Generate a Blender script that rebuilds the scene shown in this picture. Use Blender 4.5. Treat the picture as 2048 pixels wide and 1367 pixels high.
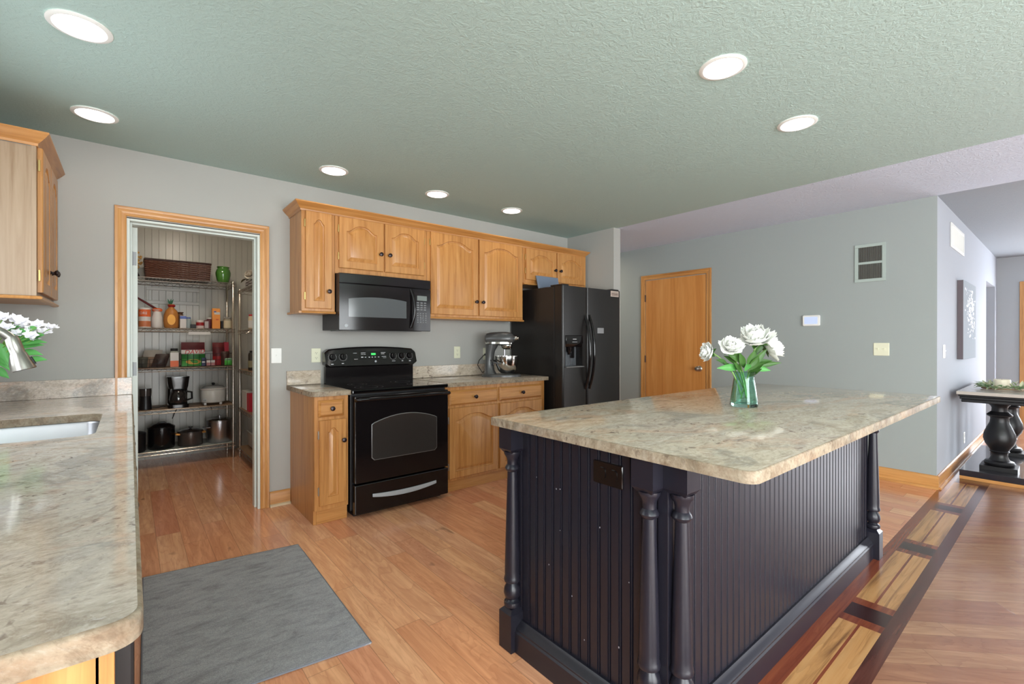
import bpy, bmesh, math, random
from math import sin, cos, pi, radians, sqrt
from mathutils import Vector, Matrix
random.seed(7)
for o in list(bpy.data.objects): bpy.data.objects.remove(o)
S = bpy.context.scene
COL = S.collection

# ---------------------------------------------------------------- camera
FPX = 927.326
cd = bpy.data.cameras.new('camera'); cam = bpy.data.objects.new('camera', cd); COL.objects.link(cam)
cam.location = (0, -3.8824, 1.2578)
cam.rotation_euler = (radians(90 - 0.1301), 0, radians(-39.476))
cd.sensor_width = 36; cd.sensor_fit = 'HORIZONTAL'; cd.lens = 36 * FPX / 2048
cd.clip_start = .02; cd.clip_end = 100
S.camera = cam
# ---------------------------------------------------------------- colour management, world
S.view_settings.view_transform = 'Standard'
S.view_settings.look = 'None'
S.view_settings.gamma = 1
S.view_settings.use_curve_mapping = False
S.view_settings.exposure = 1.25
W_ = bpy.data.worlds.new('world'); S.world = W_; W_.use_nodes = True
W_.node_tree.nodes['Background'].inputs[0].default_value = (.75, .85, 1, 1)
W_.node_tree.nodes['Background'].inputs[1].default_value = 1.0
# strength of the room's light sources and of the added fill lights
CAN_W = 7.5          # recessed ceiling lamps
HALL_W = 75.0         # lamp in the hall beyond the fridge
PANTRY_W = 19.0        # unseen lamp added to brighten the pantry
WIN_SINK = 1.7        # daylight in the window over the sink
FILL_BACK = 4.8        # fill light in the glazed doors and side window added behind the camera
FILL_REAR = 1.6         # dimmer fill light in the added living room rear window
WIN_LIVING = 7.0      # daylight in the living room windows

# ---------------------------------------------------------------- materials
def lin(c):
    c = c / 255.0
    return c / 12.92 if c <= .04045 else ((c + .055) / 1.055) ** 2.4
def rgb(r, g, b): return (lin(r), lin(g), lin(b), 1)
def new_mat(name):
    m = bpy.data.materials.new(name); m.use_nodes = True
    return m, m.node_tree.nodes, m.node_tree.links, m.node_tree.nodes['Principled BSDF']
def mat(name, col, rough=.5, metal=0, coat=0, trans=0, ior=1.45, emit=None, es=1, bump=0, bscale=100, sheen=0, spec=.5):
    m, N, L, B = new_mat(name)
    B.inputs['Base Color'].default_value = col
    B.inputs['Roughness'].default_value = rough
    B.inputs['Metallic'].default_value = metal
    B.inputs['Coat Weight'].default_value = coat
    B.inputs['Transmission Weight'].default_value = trans
    B.inputs['IOR'].default_value = ior
    B.inputs['Specular IOR Level'].default_value = spec
    B.inputs['Sheen Weight'].default_value = sheen
    if emit: B.inputs['Emission Color'].default_value = emit; B.inputs['Emission Strength'].default_value = es
    if bump:
        tc = N.new('ShaderNodeTexCoord'); n = N.new('ShaderNodeTexNoise'); b = N.new('ShaderNodeBump')
        n.inputs['Scale'].default_value = bscale; n.inputs['Detail'].default_value = 4
        b.inputs['Strength'].default_value = bump; b.inputs['Distance'].default_value = .004
        L.new(tc.outputs['Object'], n.inputs['Vector']); L.new(n.outputs['Fac'], b.inputs['Height']); L.new(b.outputs['Normal'], B.inputs['Normal'])
    return m
class NT:
    """small helper to write node graphs briefly"""
    def __init__(s, m): s.N = m.node_tree.nodes; s.L = m.node_tree.links
    def put(s, sock, v):
        if hasattr(v, 'is_output'): s.L.new(v, sock)
        else: sock.default_value = v
    def math(s, op, a, b=0., c=0.):
        n = s.N.new('ShaderNodeMath'); n.operation = op
        for i, v in enumerate((a, b, c)): s.put(n.inputs[i], v)
        return n.outputs[0]
    def obj(s): return s.N.new('ShaderNodeTexCoord').outputs['Object']
    def map(s, vec, scale=(1, 1, 1), rot=(0, 0, 0), loc=(0, 0, 0)):
        n = s.N.new('ShaderNodeMapping'); s.L.new(vec, n.inputs[0])
        n.inputs[1].default_value = loc; n.inputs[2].default_value = rot; n.inputs[3].default_value = scale
        return n.outputs[0]
    def noise(s, vec, scale=1, detail=4, rough=.5, dist=0, out='Fac'):
        n = s.N.new('ShaderNodeTexNoise'); s.L.new(vec, n.inputs['Vector'])
        n.inputs['Scale'].default_value = scale; n.inputs['Detail'].default_value = detail
        n.inputs['Roughness'].default_value = rough; n.inputs['Distortion'].default_value = dist
        return n.outputs[out]
    def ramp(s, fac, stops, interp='LINEAR'):
        n = s.N.new('ShaderNodeValToRGB'); s.L.new(fac, n.inputs[0]); r = n.color_ramp; r.interpolation = interp
        while len(r.elements) < len(stops): r.elements.new(.5)
        for e, (p, c) in zip(r.elements, stops):
            e.position = p; e.color = c if hasattr(c, '__len__') else (c, c, c, 1)
        return n.outputs[0]
    def mix(s, fac, a, b, mode='MIX'):
        n = s.N.new('ShaderNodeMix'); n.data_type = 'RGBA'; n.blend_type = mode; n.clamp_factor = True
        s.put(n.inputs[0], fac); s.put(n.inputs[6], a); s.put(n.inputs[7], b)
        return n.outputs[2]
    def sep(s, vec):
        n = s.N.new('ShaderNodeSeparateXYZ'); s.L.new(vec, n.inputs[0]); return n.outputs
    def comb(s, x, y, z):
        n = s.N.new('ShaderNodeCombineXYZ')
        for i, v in enumerate((x, y, z)): s.put(n.inputs[i], v)
        return n.outputs[0]
    def white(s, vec, out='Value'):
        n = s.N.new('ShaderNodeTexWhiteNoise'); n.noise_dimensions = '3D'; s.L.new(vec, n.inputs['Vector']); return n.outputs[out]
    def bump(s, h, B, strength=.2, dist=.002):
        n = s.N.new('ShaderNodeBump'); n.inputs['Strength'].default_value = strength; n.inputs['Distance'].default_value = dist
        s.L.new(h, n.inputs['Height']); s.L.new(n.outputs[0], B.inputs['Normal'])

def wood(name, axis, light, midc, dark, rough=.35, coat=.15, scale=1.0):
    m, N, L, B = new_mat(name); t = NT(m)
    sc = [34 * scale] * 3; sc[axis] = 1.6 * scale
    v = t.map(t.obj(), tuple(sc))
    g = t.noise(v, 1, 6, .6, .8)
    sc2 = [5 * scale] * 3; sc2[axis] = .55 * scale
    g2 = t.noise(t.map(t.obj(), tuple(sc2), loc=(3, 1, 7)), 1, 3, .5, 1.2)
    bands = t.math('FRACT', t.math('MULTIPLY', g2, 9.0))
    bands = t.math('POWER', bands, 3.0)
    c = t.ramp(g, [(.3, dark), (.5, midc), (.72, light)])
    c = t.mix(t.math('MULTIPLY', bands, .22), c, dark)
    big = t.noise(t.map(t.obj(), (1.3, 1.3, 1.3)), 1, 2)
    c = t.mix(t.math('MULTIPLY', t.ramp(big, [(.35, 0.), (.7, 1.)]), .25), c, light)
    L.new(c, B.inputs['Base Color'])
    B.inputs['Roughness'].default_value = rough; B.inputs['Coat Weight'].default_value = coat; B.inputs['Coat Roughness'].default_value = .2
    t.bump(g, B, .12, .001)
    return m
OAK = [wood('oak_' + 'xyz'[a], a, rgb(202, 148, 88), rgb(188, 130, 70), rgb(158, 102, 48)) for a in range(3)]
OAK_PALE = wood('oak_pale_panel', 2, rgb(172, 148, 124), rgb(160, 136, 110), rgb(142, 114, 88))
TRIM = [wood('oak_trim_' + 'xyz'[a], a, rgb(214, 160, 98), rgb(196, 138, 76), rgb(160, 104, 52)) for a in range(3)]
DOORW = wood('birch_door', 2, rgb(214, 152, 88), rgb(204, 138, 72), rgb(186, 118, 56), .3, .3, .5)

def planks(name, w, length, rot, tones, grain_dark, rough=.2, seam=.35):
    m, N, L, B = new_mat(name); t = NT(m)
    v = t.map(t.obj(), rot=(0, 0, rot))
    x, y, z = t.sep(v)
    u = t.math('DIVIDE', x, w); row = t.math('FLOOR', u)
    r1 = t.white(t.comb(row, 3.3, 1.7))
    q = t.math('ADD', t.math('DIVIDE', y, length), t.math('MULTIPLY', r1, 9.0)); cell = t.math('FLOOR', q)
    idv = t.comb(row, cell, 5.5)
    r2 = t.white(idv)
    base = t.ramp(r2, [(i / (len(tones) - 1), c) for i, c in enumerate(tones)])
    off = t.math('MULTIPLY', r2, 37.0)
    gv = t.comb(t.math('ADD', t.math('MULTIPLY', x, 26.), off), t.math('ADD', t.math('MULTIPLY', y, 2.2), off), off)
    g = t.noise(gv, 1, 7, .62, 1.0)
    gb = t.noise(t.comb(t.math('ADD', t.math('MULTIPLY', x, 7.), off), t.math('ADD', t.math('MULTIPLY', y, 1.1), off), off), 1, 3, .5, 1.5)
    rings = t.math('POWER', t.math('FRACT', t.math('MULTIPLY', gb, 8.)), 4.)
    c = t.mix(t.math('MULTIPLY', t.ramp(g, [(.42, 1.), (.62, 0.)]), .34), base, grain_dark)
    c = t.mix(t.math('MULTIPLY', rings, .26), c, grain_dark)
    kn = t.noise(t.comb(t.math('ADD', t.math('MULTIPLY', x, 9.), off), t.math('ADD', t.math('MULTIPLY', y, 4.), off), off), 1, 2, .5)
    c = t.mix(t.math('MULTIPLY', t.ramp(kn, [(.72, 0.), (.8, 1.)]), .65), c, rgb(70, 42, 30))
    fu = t.math('ABSOLUTE', t.math('SUBTRACT', t.math('FRACT', u), .5)); fq = t.math('ABSOLUTE', t.math('SUBTRACT', t.math('FRACT', q), .5))
    su = t.math('GREATER_THAN', fu, .5 - .0013 / w); sq = t.math('GREATER_THAN', fq, .5 - .0013 / length)
    sm = t.math('MAXIMUM', su, sq)
    c = t.mix(t.math('MULTIPLY', sm, seam), c, rgb(60, 34, 22))
    L.new(c, B.inputs['Base Color']); B.inputs['Roughness'].default_value = rough
    B.inputs['Coat Weight'].default_value = .3; B.inputs['Coat Roughness'].default_value = .12
    h = t.math('SUBTRACT', t.math('MULTIPLY', g, .35), sm)
    h = t.math('ADD', h, t.math('MULTIPLY', t.noise(t.obj(), 4, 2), .9))
    t.bump(h, B, .18, .002)
    return m
FLOOR_K = planks('floor_hickory', .127, 1.15, 0, [rgb(240, 168, 122), rgb(252, 194, 148), rgb(246, 176, 130), rgb(234, 158, 120), rgb(253, 200, 158)], rgb(184, 106, 70))
FLOOR_L = planks('floor_living_diagonal', .10, 1.3, radians(-45), [rgb(176, 124, 92), rgb(190, 142, 108), rgb(168, 114, 88), rgb(182, 132, 100)], rgb(112, 68, 52), .22)
IN_RED = wood('inlay_red', 0, rgb(150, 82, 52), rgb(132, 64, 42), rgb(100, 44, 30), .2, .3)
IN_DARK = wood('inlay_dark', 1, rgb(72, 40, 38), rgb(58, 30, 30), rgb(40, 20, 22), .2, .3)
IN_OUT = wood('inlay_brown', 0, rgb(106, 62, 50), rgb(92, 50, 42), rgb(70, 36, 32), .2, .3)
IN_LIGHT = wood('inlay_light', 0, rgb(214, 164, 110), rgb(204, 148, 92), rgb(118, 76, 46), .2, .3, .8)

def paint(name, col, rough=.55, bump=.05, bscale=180):
    return mat(name, col, rough, bump=bump, bscale=bscale, spec=.3)
WALL = paint('wall_greige', rgb(174, 173, 168))
WALL_G = paint('wall_sage', rgb(156, 163, 161))
WALL_L = mat('wall_living', rgb(178, 182, 190), .75, spec=.04)
WALL_F = paint('wall_far_blue_grey', rgb(170, 174, 178))
JAMB = mat('white_jamb_paint', rgb(215, 222, 216), .35)
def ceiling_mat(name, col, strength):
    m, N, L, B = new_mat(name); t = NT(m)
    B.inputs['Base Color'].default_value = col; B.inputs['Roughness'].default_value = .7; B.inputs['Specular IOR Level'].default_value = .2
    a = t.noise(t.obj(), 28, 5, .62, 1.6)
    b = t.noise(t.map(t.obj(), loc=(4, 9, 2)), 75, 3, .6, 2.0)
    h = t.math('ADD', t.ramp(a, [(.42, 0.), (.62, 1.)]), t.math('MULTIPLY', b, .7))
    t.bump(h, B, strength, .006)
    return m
CEIL_K = ceiling_mat('ceiling_green_cast', rgb(178, 200, 194), .35)  # green cast over a white ceiling, put into its colour
CEIL_H = ceiling_mat('ceiling_white_stipple', rgb(216, 224, 240), .6)  # same ceiling; its brighter look put into a lighter colour
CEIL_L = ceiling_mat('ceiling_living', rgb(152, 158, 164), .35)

def granite(name, tint=(1, 1, 1), axis_rot=.65, edge=False, bumpy=0., stretch=2.6):
    m, N, L, B = new_mat(name); t = NT(m)
    def c(r, g, b): q = rgb(r, g, b); return (q[0] * tint[0], q[1] * tint[1], q[2] * tint[2], 1)
    k = 1 if edge else stretch
    warp = t.noise(t.map(t.obj(), loc=(1, 2, 3)), 1.6, 3, out='Color')
    vv = N.new('ShaderNodeVectorMath'); vv.operation = 'MULTIPLY_ADD'
    L.new(warp, vv.inputs[0]); vv.inputs[1].default_value = (.30, .30, .30); L.new(t.obj(), vv.inputs[2]); P = vv.outputs[0]
    def mp(s, loc=(0, 0, 0)): return t.map(P, (s / k, s, s), (0, 0, axis_rot), loc)
    a = t.noise(mp(7), 1, 8, .68, .6)
    base = t.ramp(a, [(.28, c(146, 138, 124)), (.40, c(184, 174, 156)), (.5, c(204, 195, 178)), (.6, c(186, 178, 164)), (.74, c(216, 209, 198))])
    o = t.noise(mp(5, (7, 3, 1)), 1, 6, .65, .8)
    base = t.mix(t.math('MULTIPLY', t.ramp(o, [(.53, 0.), (.70, 1.)]), .5), base, c(206, 158, 122))
    gr = t.noise(mp(4, (2, 8, 5)), 1, 6, .6, 1.0)
    base = t.mix(t.math('MULTIPLY', t.ramp(gr, [(.55, 0.), (.62, 1.), (.70, 0.)]), .6), base, c(132, 132, 126))
    vn = t.noise(mp(10, (4, 1, 9)), 1, 6, .7, 1.0)
    base = t.mix(t.math('MULTIPLY', t.ramp(vn, [(.475, 0.), (.5, 1.), (.525, 0.)]), .3), base, c(140, 120, 102))
    fine = t.noise(mp(90), 1, 5, .7, .3)
    base = t.mix(t.math('MULTIPLY', t.ramp(fine, [(.35, 1.), (.5, 0.)]), .45), base, c(150, 136, 120))
    base = t.mix(t.math('MULTIPLY', t.ramp(fine, [(.55, 0.), (.7, 1.)]), .45), base, c(228, 224, 216))
    sp = t.noise(t.map(P, (38 / k * 1.6, 42, 42), (0, 0, axis_rot)), 1, 3, .6, .4)
    spm = t.ramp(sp, [(.60, 0.), (.66, 1.)])
    zone = t.ramp(t.noise(t.map(P, loc=(5, 5, 5)), 4, 3), [(.42, .1), (.62, 1.)])
    base = t.mix(t.math('MULTIPLY', t.math('MULTIPLY', spm, zone), .75), base, c(96, 76, 70))
    if edge:
        e2 = t.noise(t.obj(), 26, 4, .6)
        base = t.mix(t.math('MULTIPLY', t.ramp(e2, [(.45, 0.), (.68, 1.)]), .55), base, c(128, 100, 78))
    L.new(base, B.inputs['Base Color'])
    B.inputs['Roughness'].default_value = .09 if not edge else .6
    B.inputs['Specular IOR Level'].default_value = .6 if not edge else .15
    t.bump(t.noise(t.obj(), 60, 3), B, bumpy if bumpy else .02, .003)
    return m
GRAN = granite('granite_polished', (1.08, 1.02, 1.0))
GRAN_E = granite('granite_chiselled_edge', (.62, .56, .50), .4, True, .5)
GRAN_W = granite('granite_window_sheen', (1.2, 1.16, 1.24), .7, stretch=1.35)  # same granite; window sheen put into a whiter, lavender tint

BLK = mat('black_gloss_appliance', rgb(20, 17, 18), .12, spec=.5)
BLK_F = mat('black_fridge_enamel', rgb(32, 29, 28), .3, bump=.04, bscale=400)
BLK_S = mat('black_satin', rgb(24, 23, 25), .4)
BLK_GLASS = mat('black_glass', rgb(10, 9, 10), .04, spec=.6)
OVEN_GLASS = mat('oven_window_glass', rgb(52, 48, 46), .06, spec=.7)
MW_GLASS = mat('microwave_window', rgb(84, 88, 90), .12, spec=.8)
ISL = mat('island_black_paint', rgb(31, 30, 39), .3, coat=.0, bump=.015, bscale=40)
ISL_WEAR = mat('worn_grey_spots', rgb(150, 150, 160), .6)
STEEL = mat('brushed_steel', rgb(190, 190, 196), .28, 1)
CHROME = mat('chrome_wire', rgb(200, 198, 192), .15, 1)
NICKEL = mat('satin_nickel', rgb(176, 172, 166), .3, 1)
BRONZE = mat('dark_knob_metal', rgb(60, 52, 54), .3, .8)
BRASS = mat('hinge_brass', rgb(196, 170, 110), .35, .9)
PEWTER = mat('pewter_enamel', rgb(88, 88, 88), .3, .35)
SILVER = mat('silver_grey_enamel', rgb(120, 120, 120), .3, .3)
GREYM = mat('pale_grey_plastic', rgb(168, 172, 176), .4)
WHITEP = mat('white_plastic', rgb(236, 236, 232), .35)
IVORY = mat('ivory_plastic', rgb(226, 226, 200), .4)
DARKSLOT = mat('dark_slot', rgb(30, 28, 28), .7)
LAMP = mat('lamp_lens', rgb(255, 255, 255), .4, emit=(1, .96, .9, 1), es=CAN_W)
LAMP_H = mat('hall_lamp_lens', rgb(255, 255, 255), .4, emit=(1, .88, .70, 1), es=HALL_W)
LAMP_P = mat('pantry_fill_glow', rgb(255, 255, 255), .4, emit=(1, .84, .68, 1), es=PANTRY_W)
SKY_S = mat('daylight_sink', rgb(255, 255, 255), .5, emit=(.86, .94, 1, 1), es=WIN_SINK)
FILL_B = mat('fill_glow_back', rgb(255, 255, 255), .5, emit=(.92, .97, 1, 1), es=FILL_BACK)
FILL_R = mat('fill_glow_rear', rgb(255, 255, 255), .5, emit=(.92, .97, 1, 1), es=FILL_REAR)
SKY_L = mat('daylight_living', rgb(255, 255, 255), .5, emit=(.86, .92, 1, 1), es=WIN_LIVING)

# ---------------------------------------------------------------- mesh helpers
ORG = {}
class MB:
    def __init__(s): s.v = []; s.f = []; s.mi = []; s.m = 0
    def add(s, vs, fs):
        b = len(s.v); s.v += [Vector(p) for p in vs]
        for f in fs: s.f.append([b + i for i in f]); s.mi.append(s.m)
        return s
    def box(s, x0, x1, y0, y1, z0, z1):
        P = [(x, y, z) for z in (z0, z1) for y in (y0, y1) for x in (x0, x1)]
        return s.add(P, [(0, 2, 3, 1), (4, 5, 7, 6), (0, 1, 5, 4), (2, 6, 7, 3), (0, 4, 6, 2), (1, 3, 7, 5)])
    def quad(s, a, b, c, d): return s.add([a, b, c, d], [(0, 1, 2, 3)])
    def rings(s, R, cap0=True, cap1=True, closed=True):
        n = len(R[0]); vs = [p for r in R for p in r]; fs = []
        for i in range(len(R) - 1):
            for j in range(n if closed else n - 1):
                k = (j + 1) % n
                fs.append((i * n + j, i * n + k, (i + 1) * n + k, (i + 1) * n + j))
        if cap0: fs.append(tuple(range(n - 1, -1, -1)))
        if cap1: b = (len(R) - 1) * n; fs.append(tuple(range(b, b + n)))
        return s.add(vs, fs)
    def lathe(s, prof, o=(0, 0, 0), ax=(0, 0, 1), n=24, cap0=True, cap1=True, sx=1, sy=1):
        A = Vector(ax).normalized(); U = A.orthogonal().normalized()
        if abs(A.z) > .99: U = Vector((1, 0, 0))
        V = A.cross(U); o = Vector(o)
        R = [[o + A * h + U * (max(r, 1e-5) * cos(2 * pi * i / n) * sx) + V * (max(r, 1e-5) * sin(2 * pi * i / n) * sy) for i in range(n)] for r, h in prof]
        return s.rings(R, cap0, cap1)
    def tube(s, pts, rad, n=8, closed=False):
        pts = [Vector(p) for p in pts]; m = len(pts)
        rs = rad if hasattr(rad, '__len__') else [rad] * m
        R = []; U = None
        for i, p in enumerate(pts):
            if closed: T = pts[(i + 1) % m] - pts[i - 1]
            else: T = pts[min(i + 1, m - 1)] - pts[max(i - 1, 0)]
            T = T.normalized() if T.length > 1e-9 else Vector((0, 0, 1))
            if U is None: U = T.orthogonal().normalized()
            U = (U - T * U.dot(T)); U = U.normalized() if U.length > 1e-6 else T.orthogonal().normalized()
            V = T.cross(U)
            R.append([p + (U * cos(2 * pi * j / n) + V * sin(2 * pi * j / n)) * rs[i] for j in range(n)])
        if closed: R.append(R[0]); return s.rings(R, False, False)
        return s.rings(R)
    def prism(s, poly, F, c0, c1, cap0=True, cap1=True):
        return s.rings([[F(a, b, c0) for a, b in poly], [F(a, b, c1) for a, b in poly]], cap0, cap1)
    def ell(s, c, r, n=14, k=9):
        c = Vector(c); R = []
        for i in range(k + 1):
            th = -pi / 2 + pi * i / k
            q = max(cos(th), .002)
            R.append([c + Vector((r[0] * q * cos(2 * pi * j / n), r[1] * q * sin(2 * pi * j / n), r[2] * sin(th))) for j in range(n)])
        return s.rings(R)
    def build(s, name, mats, parent=None, org=None, smooth=True, bevel=0, seg=2, ang=38):
        base = ORG[parent.name] if parent is not None else Vector(org if org is not None else (0, 0, 0))
        me = bpy.data.meshes.new(name)
        me.from_pydata([tuple(p - base) for p in s.v], [], s.f)
        for m in (mats if isinstance(mats, (list, tuple)) else [mats]): me.materials.append(m)
        for p, i in zip(me.polygons, s.mi): p.material_index = i
        bm = bmesh.new(); bm.from_mesh(me); bmesh.ops.recalc_face_normals(bm, faces=bm.faces[:]); bm.to_mesh(me); bm.free()
        if smooth:
            for p in me.polygons: p.use_smooth = True
            me.set_sharp_from_angle(angle=radians(ang))
        o = bpy.data.objects.new(name, me); COL.objects.link(o)
        if parent is not None: o.parent = parent
        else: o.location = base
        ORG[o.name] = base
        if bevel:
            b = o.modifiers.new('bevel', 'BEVEL'); b.width = bevel; b.segments = seg; b.limit_method = 'ANGLE'; b.angle_limit = radians(40)
        return o
def B1(x0, x1, y0, y1, z0, z1): return MB().box(x0, x1, y0, y1, z0, z1)
def tag(o, label=None, cat=None, group=None, kind=None):
    if label: o['label'] = label
    if cat: o['category'] = cat
    if group: o['group'] = group
    if kind: o['kind'] = kind
    return o
def thing(name, label, cat, loc=(0, 0, 0), group=None, kind=None):
    o = bpy.data.objects.new(name, None); COL.objects.link(o); o.location = loc; o.empty_display_size = .05
    ORG[o.name] = Vector(loc)
    return tag(o, label, cat, group, kind)
def struct(o, label=None, cat=None): return tag(o, label, cat, kind='structure')
def text_mesh(mb, body, size, F, d=.0005, align='CENTER', shear=0.):
    c = bpy.data.curves.new('t', 'FONT'); c.body = body; c.size = size; c.align_x = align; c.align_y = 'CENTER'; c.extrude = .0; c.shear = shear
    o = bpy.data.objects.new('t', c); COL.objects.link(o)
    dg = bpy.context.evaluated_depsgraph_get(); dg.update()
    me = bpy.data.meshes.new_from_object(o.evaluated_get(dg))
    mb.add([F(v.co.x, v.co.y, d) for v in me.vertices], [tuple(p.vertices) for p in me.polygons])
    bpy.data.objects.remove(o); bpy.data.curves.remove(c); bpy.data.meshes.remove(me)
    return mb
def rrect(x0, x1, y0, y1, r, n=5):
    P = []
    for cx, cy, a in ((x1 - r, y1 - r, 0), (x0 + r, y1 - r, 90), (x0 + r, y0 + r, 180), (x1 - r, y0 + r, 270)):
        for i in range(n + 1):
            t = radians(a + 90 * i / n); P.append((cx + r * cos(t), cy + r * sin(t)))
    return P
XY = lambda a, b, c: Vector((a, b, c))
# ---------------------------------------------------------------- the room
CE = 2.491; XL = -.66; XS = 4.062; XS2 = 4.176; XG = 5.288; YL = -3.138; XF = 10.0; YR = -7.6; XD = 8.7
mb = MB()
def fl(x0, x1, y0, y1, m): mb.m = m; mb.quad((x0, y0, 0), (x1, y0, 0), (x1, y1, 0), (x0, y1, 0))
fl(XL, XG, -3.144, 2.6, 0); fl(XG, XF, -3.144, -1.7, 1); fl(XL, XF, YR, -3.41, 1)
fl(XL, XF, -3.20, -3.144, 2); fl(XL, XF, -3.41, -3.355, 4)
x = 2.49 - 1.06 * 3
while x < XF:
    for a, b, k in ((0, .065, 2), (.065, .2, 3), (.2, .265, 2)):
        p, q = max(XL, x + a), min(XF, x + b)
        if q > p: fl(p, q, -3.355, -3.20, k)
    p, q = max(XL, x + .265), min(XF, x + 1.06)
    if q > p: fl(p, q, -3.272, -3.20, 5); fl(p, q, -3.282, -3.272, 2); fl(p, q, -3.355, -3.282, 5)
    x += 1.06
struct(mb.build('floor', [FLOOR_K, FLOOR_L, IN_RED, IN_DARK, IN_OUT, IN_LIGHT], smooth=False), 'wood plank floor with inlaid border strip', 'floor')
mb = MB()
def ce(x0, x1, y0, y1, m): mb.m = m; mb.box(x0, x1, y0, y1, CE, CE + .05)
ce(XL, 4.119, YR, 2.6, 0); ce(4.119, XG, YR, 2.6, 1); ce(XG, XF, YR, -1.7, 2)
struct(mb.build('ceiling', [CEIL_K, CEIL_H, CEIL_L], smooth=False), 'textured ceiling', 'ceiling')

mb = MB(); mb.box(XL, -.02, 0, .115, 0, CE); mb.box(-.02, .755, 0, .115, 2.055, CE); mb.box(.755, XS2, 0, .115, 0, CE)
struct(mb.build('wall_back', WALL, smooth=False), 'greige wall behind the stove', 'wall')
struct(B1(XS, XS2, -.691, -.001, 0, CE).build('wall_fridge', WALL, smooth=False), 'short greige wall beside the refrigerator', 'wall')
struct(MB().box(4.08, XS2, .116, 2.6, 0, CE).build('wall_hall', WALL, smooth=False), 'wall of the hall', 'wall')
struct(B1(XS2, 5.5, 2.6, 2.7, 0, CE).build('wall_hall_end', WALL, smooth=False), 'end wall of the hall', 'wall')
struct(B1(XG, XG + .115, -3.025, 2.6, 0, CE).build('wall_right', WALL_G, smooth=False), 'sage green wall with the wooden door', 'wall')
mb = MB(); mb.box(XG, XD, YL, -3.025, 0, CE); mb.mi[4] = 1
mb.box(XD, 9.76, YL, -3.025, 2.05, CE); mb.box(9.76, XF, YL, -3.025, 0, CE)
struct(mb.build('wall_living', [WALL_L, WALL_G], smooth=False), 'pale wall with the canvas picture and a doorway', 'wall')
struct(B1(7.5, XF, -1.75, -1.7, 0, CE).build('wall_passage', WALL_F, smooth=False), 'wall beyond the doorway', 'wall')
mb = MB()
for a in ((YR, -5.75, 0, CE), (-5.75, -4.15, 0, .45), (-5.75, -4.15, 2.25, CE), (-4.15, -1.7, 0, CE)): mb.box(XF, XF + .12, *a)
struct(mb.build('wall_far', WALL_F, smooth=False), 'blue grey far wall', 'wall')
mb = MB()
for a in ((XL - .12, -.3, 0, CE), (-.3, 3.1, 2.15, CE), (3.1, 6.6, 0, CE), (6.6, 8.8, 0, .3), (6.6, 8.8, 2.25, CE), (8.8, XF + .12, 0, CE)): mb.box(a[0], a[1], YR - .12, YR, a[2], a[3])
struct(mb.build('wall_rear', WALL, smooth=False), 'wall behind the camera', 'wall')
mb = MB()
for a in ((YR, -7.2, 0, CE), (-7.2, -4.3, 0, .3), (-7.2, -4.3, 2.2, CE), (-4.3, -2.05, 0, CE), (-2.05, -.85, 0, 1.1), (-2.05, -.85, 2.15, CE), (-.85, .115, 0, CE)): mb.box(XL - .12, XL, *a)
struct(mb.build('wall_left', WALL, smooth=False), 'wall with the sink window', 'wall')
# pantry shell
def bead_wall(mb, F, u0, u1, z0, z1, pitch=.06):
    """boarded wall face as real grooved geometry"""
    u = u0; pts = []
    while u < u1 - 1e-6:
        e = min(u + pitch, u1); pts += [(u, 0), (u + .002, .004), (e - .002, .004), (e, 0)]; u = e
    P0 = [F(a, z0, d) for a, d in pts]; P1 = [F(a, z1, d) for a, d in pts]
    mb.rings([P0, P1], False, False, closed=False)
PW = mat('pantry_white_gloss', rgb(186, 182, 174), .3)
PXL, PXR, PYB = -.42, 1.32, 2.38
mb = MB(); mb.box(PXL, PXR, PYB, PYB + .08, 0, CE - .002); bead_wall(mb, lambda u, v, d: Vector((u, PYB - .001 - d, v)), PXL, PXR, 0, CE - .003)
struct(mb.build('wall_pantry_back', PW, smooth=False), 'boarded back wall of the pantry', 'wall')
struct(B1(PXR, PXR + .08, .116, PYB + .08, 0, CE - .002).build('wall_pantry_right', PW, smooth=False), 'right wall of the pantry', 'wall')
struct(B1(PXL - .08, PXL, .116, PYB + .08, 0, CE - .002).build('wall_pantry_left', PW, smooth=False), 'left wall of the pantry', 'wall')
# framed access panel on the pantry back wall
mb = MB()
for a in ((.13, .6, 1.655, 1.69), (.13, .6, 1.80, 1.83), (.13, .155, 1.69, 1.80), (.575, .6, 1.69, 1.80)): mb.box(a[0], a[1], PYB - .024, PYB - .004, a[2], a[3])
struct(mb.build('trim_4', PW, smooth=False, bevel=.003), 'white framed panel on the pantry back wall', 'trim')

# ---- door casings
CAS = [(0, 0), (0, .011), (.006, .014), (.016, .012), (.03, .013), (.04, .018), (.048, .021), (.058, .021), (.06, .018), (.06, 0)]
def casing(name, u0, u1, zt, F, mz, mx, label):
    mb = MB()
    def ring(ui, zi, su, sz): return [F(ui + su * w, zi + sz * w, d) for w, d in CAS]
    a, b, c, d = ring(u0, .001, -1, 0), ring(u0, zt, -1, 1), ring(u1, zt, 1, 1), ring(u1, .001, 1, 0)
    mb.m = 0; mb.rings([a, b], True, False); mb.m = 1; mb.rings([b, c], False, False); mb.m = 0; mb.rings([c, d], False, True)
    return struct(mb.build(name, [mz, mx], ang=25), label, 'door casing')
casing('trim_1', -.016, .751, 2.06, lambda u, v, d: Vector((u, -.0005 - d, v)), TRIM[2], TRIM[0], 'oak casing around the pantry doorway')
casing('trim_2', -1.10, -.254, 2.06, lambda u, v, d: Vector((XG - .0005 - d, u, v)), TRIM[2], TRIM[1], 'oak casing around the hall side door')
mb = MB(); mb.box(-.019, 0, .001, .125, 0, 2.05); mb.box(.735, .754, .001, .125, 0, 2.05); mb.box(0, .735, .001, .125, 2.035, 2.05)
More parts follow.
